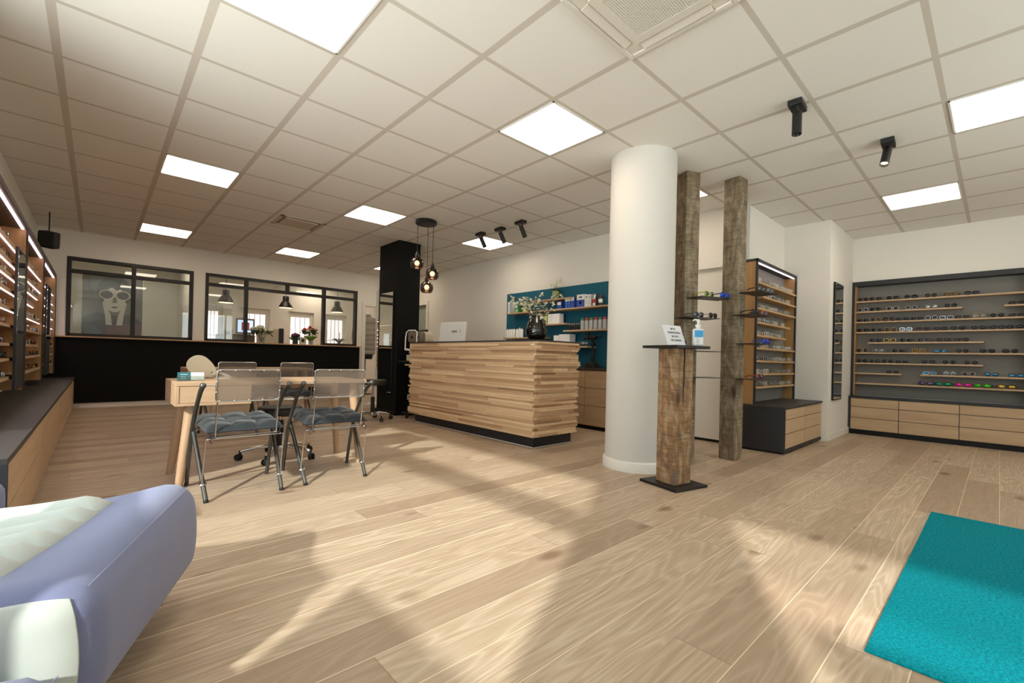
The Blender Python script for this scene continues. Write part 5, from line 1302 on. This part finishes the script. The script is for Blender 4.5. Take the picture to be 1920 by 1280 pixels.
    for s in (-1, 1):
        P = [(cx+s*.19, cyy-.01, 1.70), (cx+s*.27, cyy-.03, 1.56), (cx+s*.31, cyy-.05, 1.36), (cx+s*.28, cyy-.06, 1.18), (cx+s*.24, cyy-.07, 1.06)]
        Q = []; 
        for k in range(len(P)-1):
            for q in range(6): Q.append(Vector(P[k]).lerp(Vector(P[k+1]), q/6))
        MB().tube(Q, [.075-.001*k+.008*abs(math.sin(k*PI/4)) for k in range(len(Q))], 14).build('sleeve', M['coat'], o, smooth=True)
    MB().lathe([(.075, .80), (.092, .83), (.088, .90), (.078, .90), (.07, .83)], (cx, cyy, .98), 20).build('collar', M['coat'], o, smooth=True)
    MB().lathe([(.13, -.10), (.15, .0), (.14, .01), (.12, -.09)], (cx, cyy, .94), 20).build('dark_lining', M['rubber'], o, smooth=True)
instruments()

# ------------------------------------------------------------------ on the near desk
def desk_items():
    zt = .7202
    o = thing('table_mirror', 'oval cream table mirror seen from the back on the near desk', 'mirror', (.83, .80, zt))
    m = Matrix.Translation((.80, .80, zt+.095)) @ Matrix.Rotation(.12, 4, 'Z') @ Matrix.Rotation(.28, 4, 'X') @ Matrix.Rotation(.62, 4, 'Y')
    def egg(s): return [((.128 if math.cos(a) > 0 else .10)*s*math.cos(a), 0, .073*s*math.sin(a)*(1-.22*math.cos(a))) for a in [2*PI*k/40 for k in range(40)]]
    b = MB().poly(egg(1), (0, .012, 0)); b.v = [tuple(m @ Vector(p)) for p in b.v]; b.build('shell', M['cream'], o, bevel=.004)
    b = MB().poly([(p[0], .0122, p[2]) for p in egg(.93)], (0, .0012, 0)); b.v = [tuple(m @ Vector(p)) for p in b.v]; b.build('mirror_glass', M['mirror'], o)
    b = MB().box(.085, -.0012, -.004, .091, .0, .012); b.v = [tuple(m @ Vector(p)) for p in b.v]; b.build('emblem', M['ink'], o)
    b = MB(); b.tube([tuple(m @ Vector((.10, .006, -.01))), (.93, .815, zt+.045), (.99, .80, zt+.012)], [.010, .011, .012], 10); b.lathe([(.0001, 0), (.075, 0), (.072, .012), (.02, .018), (.0001, .018)], (.96, .80, zt), 28); b.build('stand', M['cream'], o, smooth='auto')
    # card holder
    o = thing('card_holder', 'small acrylic holder with teal and white cards on the near desk', 'card holder', (.70, .57, zt))
    mm = Matrix.Translation((.705, .56, zt)) @ Matrix.Scale(.82, 4, (1, 0, 0)) @ Matrix.Rotation(.02, 4, 'Z') @ Matrix.Rotation(-.18, 4, 'X')
    def bx(*a): b = MB().box(*a); b.v = [tuple(mm @ Vector(p)) for p in b.v]; return b
    bx(-.09, 0, .004, .002, .006, .062).build('teal_card', M['tealcard'], o); bx(.004, -.004, .004, .098, .002, .06).build('white_card', M['white'], o)
    bx(-.098, -.006, .001, .10, -.0045, .035).build('acrylic_front', M['clear'], o); bx(-.098, -.006, .0, .10, .03, .003).build('acrylic_base', M['clear'], o)
    for k, (a, c, z) in enumerate(((-.07, -.02, .045), (-.07, -.035, .03), (-.07, -.03, .016))): bx(a, -.0008, z, c, .0, z+.003).build('print_line', M['white'], o)
    bx(.045, -.0048, .012, .09, -.004, .015).build('print_line', M['grey'], o)
desk_items()

# ------------------------------------------------------------------ workroom behind the interior windows
def workroom():
    for k, x in enumerate((2.20, 3.385, 4.57)):
        o = thing('pendant_lamp', ('left', 'middle', 'right')[k]+' of the three black bell pendant lamps behind the interior window', 'pendant lamp', (x, 8.0, HC), 'black bell pendant lamps')
        zb = 1.985-.0*k
        pr = [(.148, 0), (.146, .012), (.135, .05), (.11, .10), (.082, .145), (.068, .16), (.066, .25), (.06, .27), (.012, .275)]
        MB().lathe(pr+[(r-.004, z-.001) for r, z in pr[::-1] if r > .05], (x, 8.0, zb), 36, caps=False).build('shade', M['blackmetal'], o, smooth='auto')
        MB().cyl((x, 8, zb+.27), (x, 8, HC), .004, n=6).build('cable', M['rubber'], o)
        MB().lathe([(.0001, .004), (.140, .004), (.140, .009), (.0001, .009)], (x, 8, zb), 30).build('lit_inside', M['pend'], o)
        MB().lathe([(.05, 0), (.05, .025), (.0001, .03)], (x, 8, HC-.031), 20).build('ceiling_rose', M['blackmetal'], o)
    for k, (x, y) in enumerate(((.9, 7.7), (3.1, 7.4), (4.4, 8.7))):
        o = thing('ceiling_light', ('square ceiling light inside the left interior window room', 'square ceiling light inside the wide interior window, nearest the glass', 'square ceiling light at the far right of the workroom')[k], 'ceiling light', (x, y, HC), 'workroom ceiling lights')
        MB().box(x-.3, y-.3, HC-.006, x+.3, y+.3, HC-.001).build('diffuser', M['panel'], o)
    # partition and its poster
    struct(MB().box(1.50, 6.58, 0, 1.56, 9.19, HC).build('wall_partition', M['wall']))
    yy = 8.0
    o = thing('poster', 'large grey portrait poster with round sunglasses behind the left interior window', 'poster', (.40, yy, 1.15))
    MB().box(-.01, yy, 1.10, .83, yy+.02, 2.36).build('board', M['pgrey'], o)
    MB().box(-.02, yy+.02, .0, .84, yy+.06, 2.36).build('panel_support', M['wall'], o)
    def fl(name, pts, mat, dep): MB().poly([(x, yy-dep, z) for x, z in pts], (0, dep, 0)).build(name, mat, o)
    ell = lambda cx, cz, a, b, n=26: [(cx+a*math.cos(2*PI*k/n), cz+b*math.sin(2*PI*k/n)) for k in range(n)]
    fl('hair', ell(.43, 2.0, .25, .30), M['pdark'], .001)
    fl('face', ell(.43, 1.86, .15, .235), M['pskin'], .0018)
    fl('fringe', [(.25, 2.2), (.62, 2.2), (.60, 2.06), (.52, 2.08), (.46, 2.03), (.38, 2.09), (.30, 2.03)], M['pdark'], .0024)
    fl('jacket_print', [(0, 1.11), (.82, 1.11), (.82, 1.46), (.66, 1.60), (.50, 1.56), (.36, 1.56), (.20, 1.62), (0, 1.5)], M['pdark'], .0016)
    fl('red_print', [(.30, 1.11), (.82, 1.11), (.82, 1.40), (.5, 1.42), (.32, 1.34)], M['pred'], .0022)
    fl('blue_print', [(0, 1.11), (.24, 1.11), (.26, 1.26), (.12, 1.38), (0, 1.36)], plain('poster_blue', '#3d4756', .7, var=.4, scale=9), .0022)
    for s in (-1, 1):
        fl('hand', [(.43+s*.13, 1.84), (.43+s*.17, 1.80), (.43+s*.13, 1.56), (.43+s*.115, 1.38), (.43+s*.03, 1.38), (.43+s*.05, 1.56), (.43+s*.09, 1.68)], M['pskin'], .003)
        fl('glasses_rim', ell(.43+s*.115, 1.945, .105, .09), M['cream'], .0036); fl('glasses_lens', ell(.43+s*.115, 1.945, .09, .075), M['pdark'], .0042)
    fl('mouth', ell(.43, 1.715, .045, .016), M['pdark'], .0028)
    fl('nose', [(.41, 1.90), (.45, 1.90), (.465, 1.80), (.395, 1.80)], M['pgrey'], .0026)
    # counter under the windows and what stands on it
    o = MB().box(1.57, 6.575, 1.08, 4.42, 6.95, 1.12).build('worktop', M['shelfoak'], bevel=.002); tag(o, 'oak worktop right behind the wide interior window', 'worktop')
    MB().box(1.60, 6.60, 0, 4.40, 6.9, 1.079).build('carcass', M['wall'], o, origin=None)
    zc = 1.1203
    def flowers(c, label, vase_mat, heads, leafm, spread, h, wrap=False):
        t = thing('flower_bouquet', label, 'flowers', c); C0 = Vector(c); rnd = random.Random(int(c[0]*100))
        MB().lathe([(.0001, .0), (.05, .0), (.052, .006), (.055, .12), (.052, .12), (.048, .01), (.0001, .008)], c, 24).build('vase', vase_mat, t, smooth='auto')
        st = MB(); lf = MB(); hd = [MB() for _ in heads]
        for k in range(34):
            a = rnd.uniform(0, 6.3); r = spread*math.sqrt(rnd.random()); top = C0+Vector((r*math.cos(a), r*math.sin(a)*.8, h-.35*r*r/spread+rnd.uniform(-.03, .01)))
            if k < 14: st.tube([C0+Vector((0, 0, .02)), C0+Vector((.3*r*math.cos(a), .3*r*math.sin(a), .12)), top], .003, 5)
            q = k % (len(heads)+1)
            if q < len(heads): hd[q].ball(top, rnd.uniform(.024, .042), 8, .8)
            for _ in range(3):
                d = Vector((rnd.uniform(-1, 1), rnd.uniform(-1, 1), rnd.uniform(-.9, .4))).normalized()*rnd.uniform(.05, .09); p = top+Vector((rnd.uniform(-.03, .03), rnd.uniform(-.03, .03), -rnd.uniform(.02, .07))); w_ = d.cross(Vector((.1, .3, 1))).normalized()*.022; lf.poly([p, p+d*.5+w_, p+d, p+d*.5-w_], d.cross(w_).normalized()*.001)
        st.build('stems', M['stem'], t); lf.build('leaves', leafm, t)
        for b_, m_ in zip(hd, heads): b_.build('blossoms', m_, t, smooth=True)
        if wrap: MB().lathe([(.045, .10), (.10, .15), (.13, .165), (.128, .19), (.09, .175), (.04, .13)], c, 20).build('paper_wrap', M['wrap'], t, smooth=True)
    flowers((2.62, 6.80, zc), 'white bouquet in a glass vase on the worktop in the wide interior window', M['clear'], [M['petal'], M['petal']], M['leaf'], .19, .33)
    flowers((3.56, 6.80, zc), 'coral and white bouquet in bright green wrap in the interior window', M['clear'], [M['petalred'], M['petal']], M['leaf'], .16, .38, True)
    flowers((3.26, 6.82, zc), 'small purple flower bunch left of the green wrapped bouquet', M['dgrey'], [M['petalpurple']], M['leaf'], .09, .22)
    o = thing('small_box', 'small cream box standing beside the green wrapped bouquet', 'box', (3.36, 6.66, zc)); MB().box(3.30, 6.62, zc, 3.42, 6.67, zc+.15).build('box', M['cream'], o, bevel=.003); MB().box(3.32, 6.619, zc+.05, 3.38, 6.6205, zc+.12).build('photo_print', M['pdark'], o)
    o = thing('potted_plant', 'small spiky green plant in the right pane of the interior window', 'potted plant', (4.18, 6.80, zc))
    MB().lathe([(.0001, 0), (.05, 0), (.06, .06), (.05, .06), (.0001, .05)], (4.18, 6.8, zc), 20).build('pot', M['dgrey'], o, smooth='auto')
    b = MB()
    for k in range(14):
        a = k*2.4; d = Vector((math.cos(a), math.sin(a), 0)); r = .12+.10*((k*7) % 5)/5; p = Vector((4.18, 6.8, zc+.05)); b.tube([p, p+d*r*.6+Vector((0, 0, .11)), p+d*r+Vector((0, 0, .07))], [.010, .008, .001], 5)
    b.build('leaves', M['leaf'], o); MB().tube([(4.18, 6.8, zc+.05), (4.185, 6.8, zc+.30)], .008, 5).build('flower_stem', M['petalred'], o)
    # workshop machine with a lit screen, and a screen seen from behind
    o = thing('edging_machine', 'grey workshop machine with a lit screen in the wide interior window', 'machine', (2.22, 7.35, 0))
    MB().box(1.95, 7.2, 0, 2.62, 7.8, .98).build('cabinet', M['white'], o, bevel=.01); MB().rbox(1.97, 7.2, .98, 2.60, 7.7, 1.30, .03, 8).build('machine_body', M['brownplastic'], o, smooth='auto')
    MB().box(2.24, 7.14, 1.30, 2.56, 7.2, 1.62).build('screen_frame', M['grey'], o, bevel=.006); MB().box(2.265, 7.136, 1.34, 2.535, 7.141, 1.585).build('lit_screen', M['screen'], o); MB().box(2.33, 7.132, 1.38, 2.47, 7.137, 1.54).build('screen_picture', M['screenred'], o)
    MB().box(2.03, 7.15, 1.15, 2.18, 7.20, 1.38).build('control_box', M['cream'], o, bevel=.006); MB().cyl((2.10, 7.15, 1.31), (2.10, 7.13, 1.31), .035, n=20).build('control_dial', M['dgrey'], o)
    o = thing('desktop_monitor', 'cream monitor back with a dark edge behind the white bouquet', 'monitor', (2.86, 7.4, 0))
    MB().box(2.66, 7.3, 0, 3.35, 7.9, 1.06).build('desk_cabinet', M['white'], o, bevel=.006); MB().rbox(2.66, 7.36, 1.10, 3.16, 7.40, 1.46, .018, 8).build('housing', M['cream'], o, smooth='auto'); MB().rbox(3.08, 7.34, 1.08, 3.18, 7.37, 1.47, .012, 6).build('dark_edge', M['anth'], o, smooth='auto'); MB().box(2.8, 7.41, 1.06, 2.9, 7.5, 1.2).build('stand', M['grey'], o)
workroom()

for o in list(bpy.data.objects):
    if '_o' in o: del o['_o']
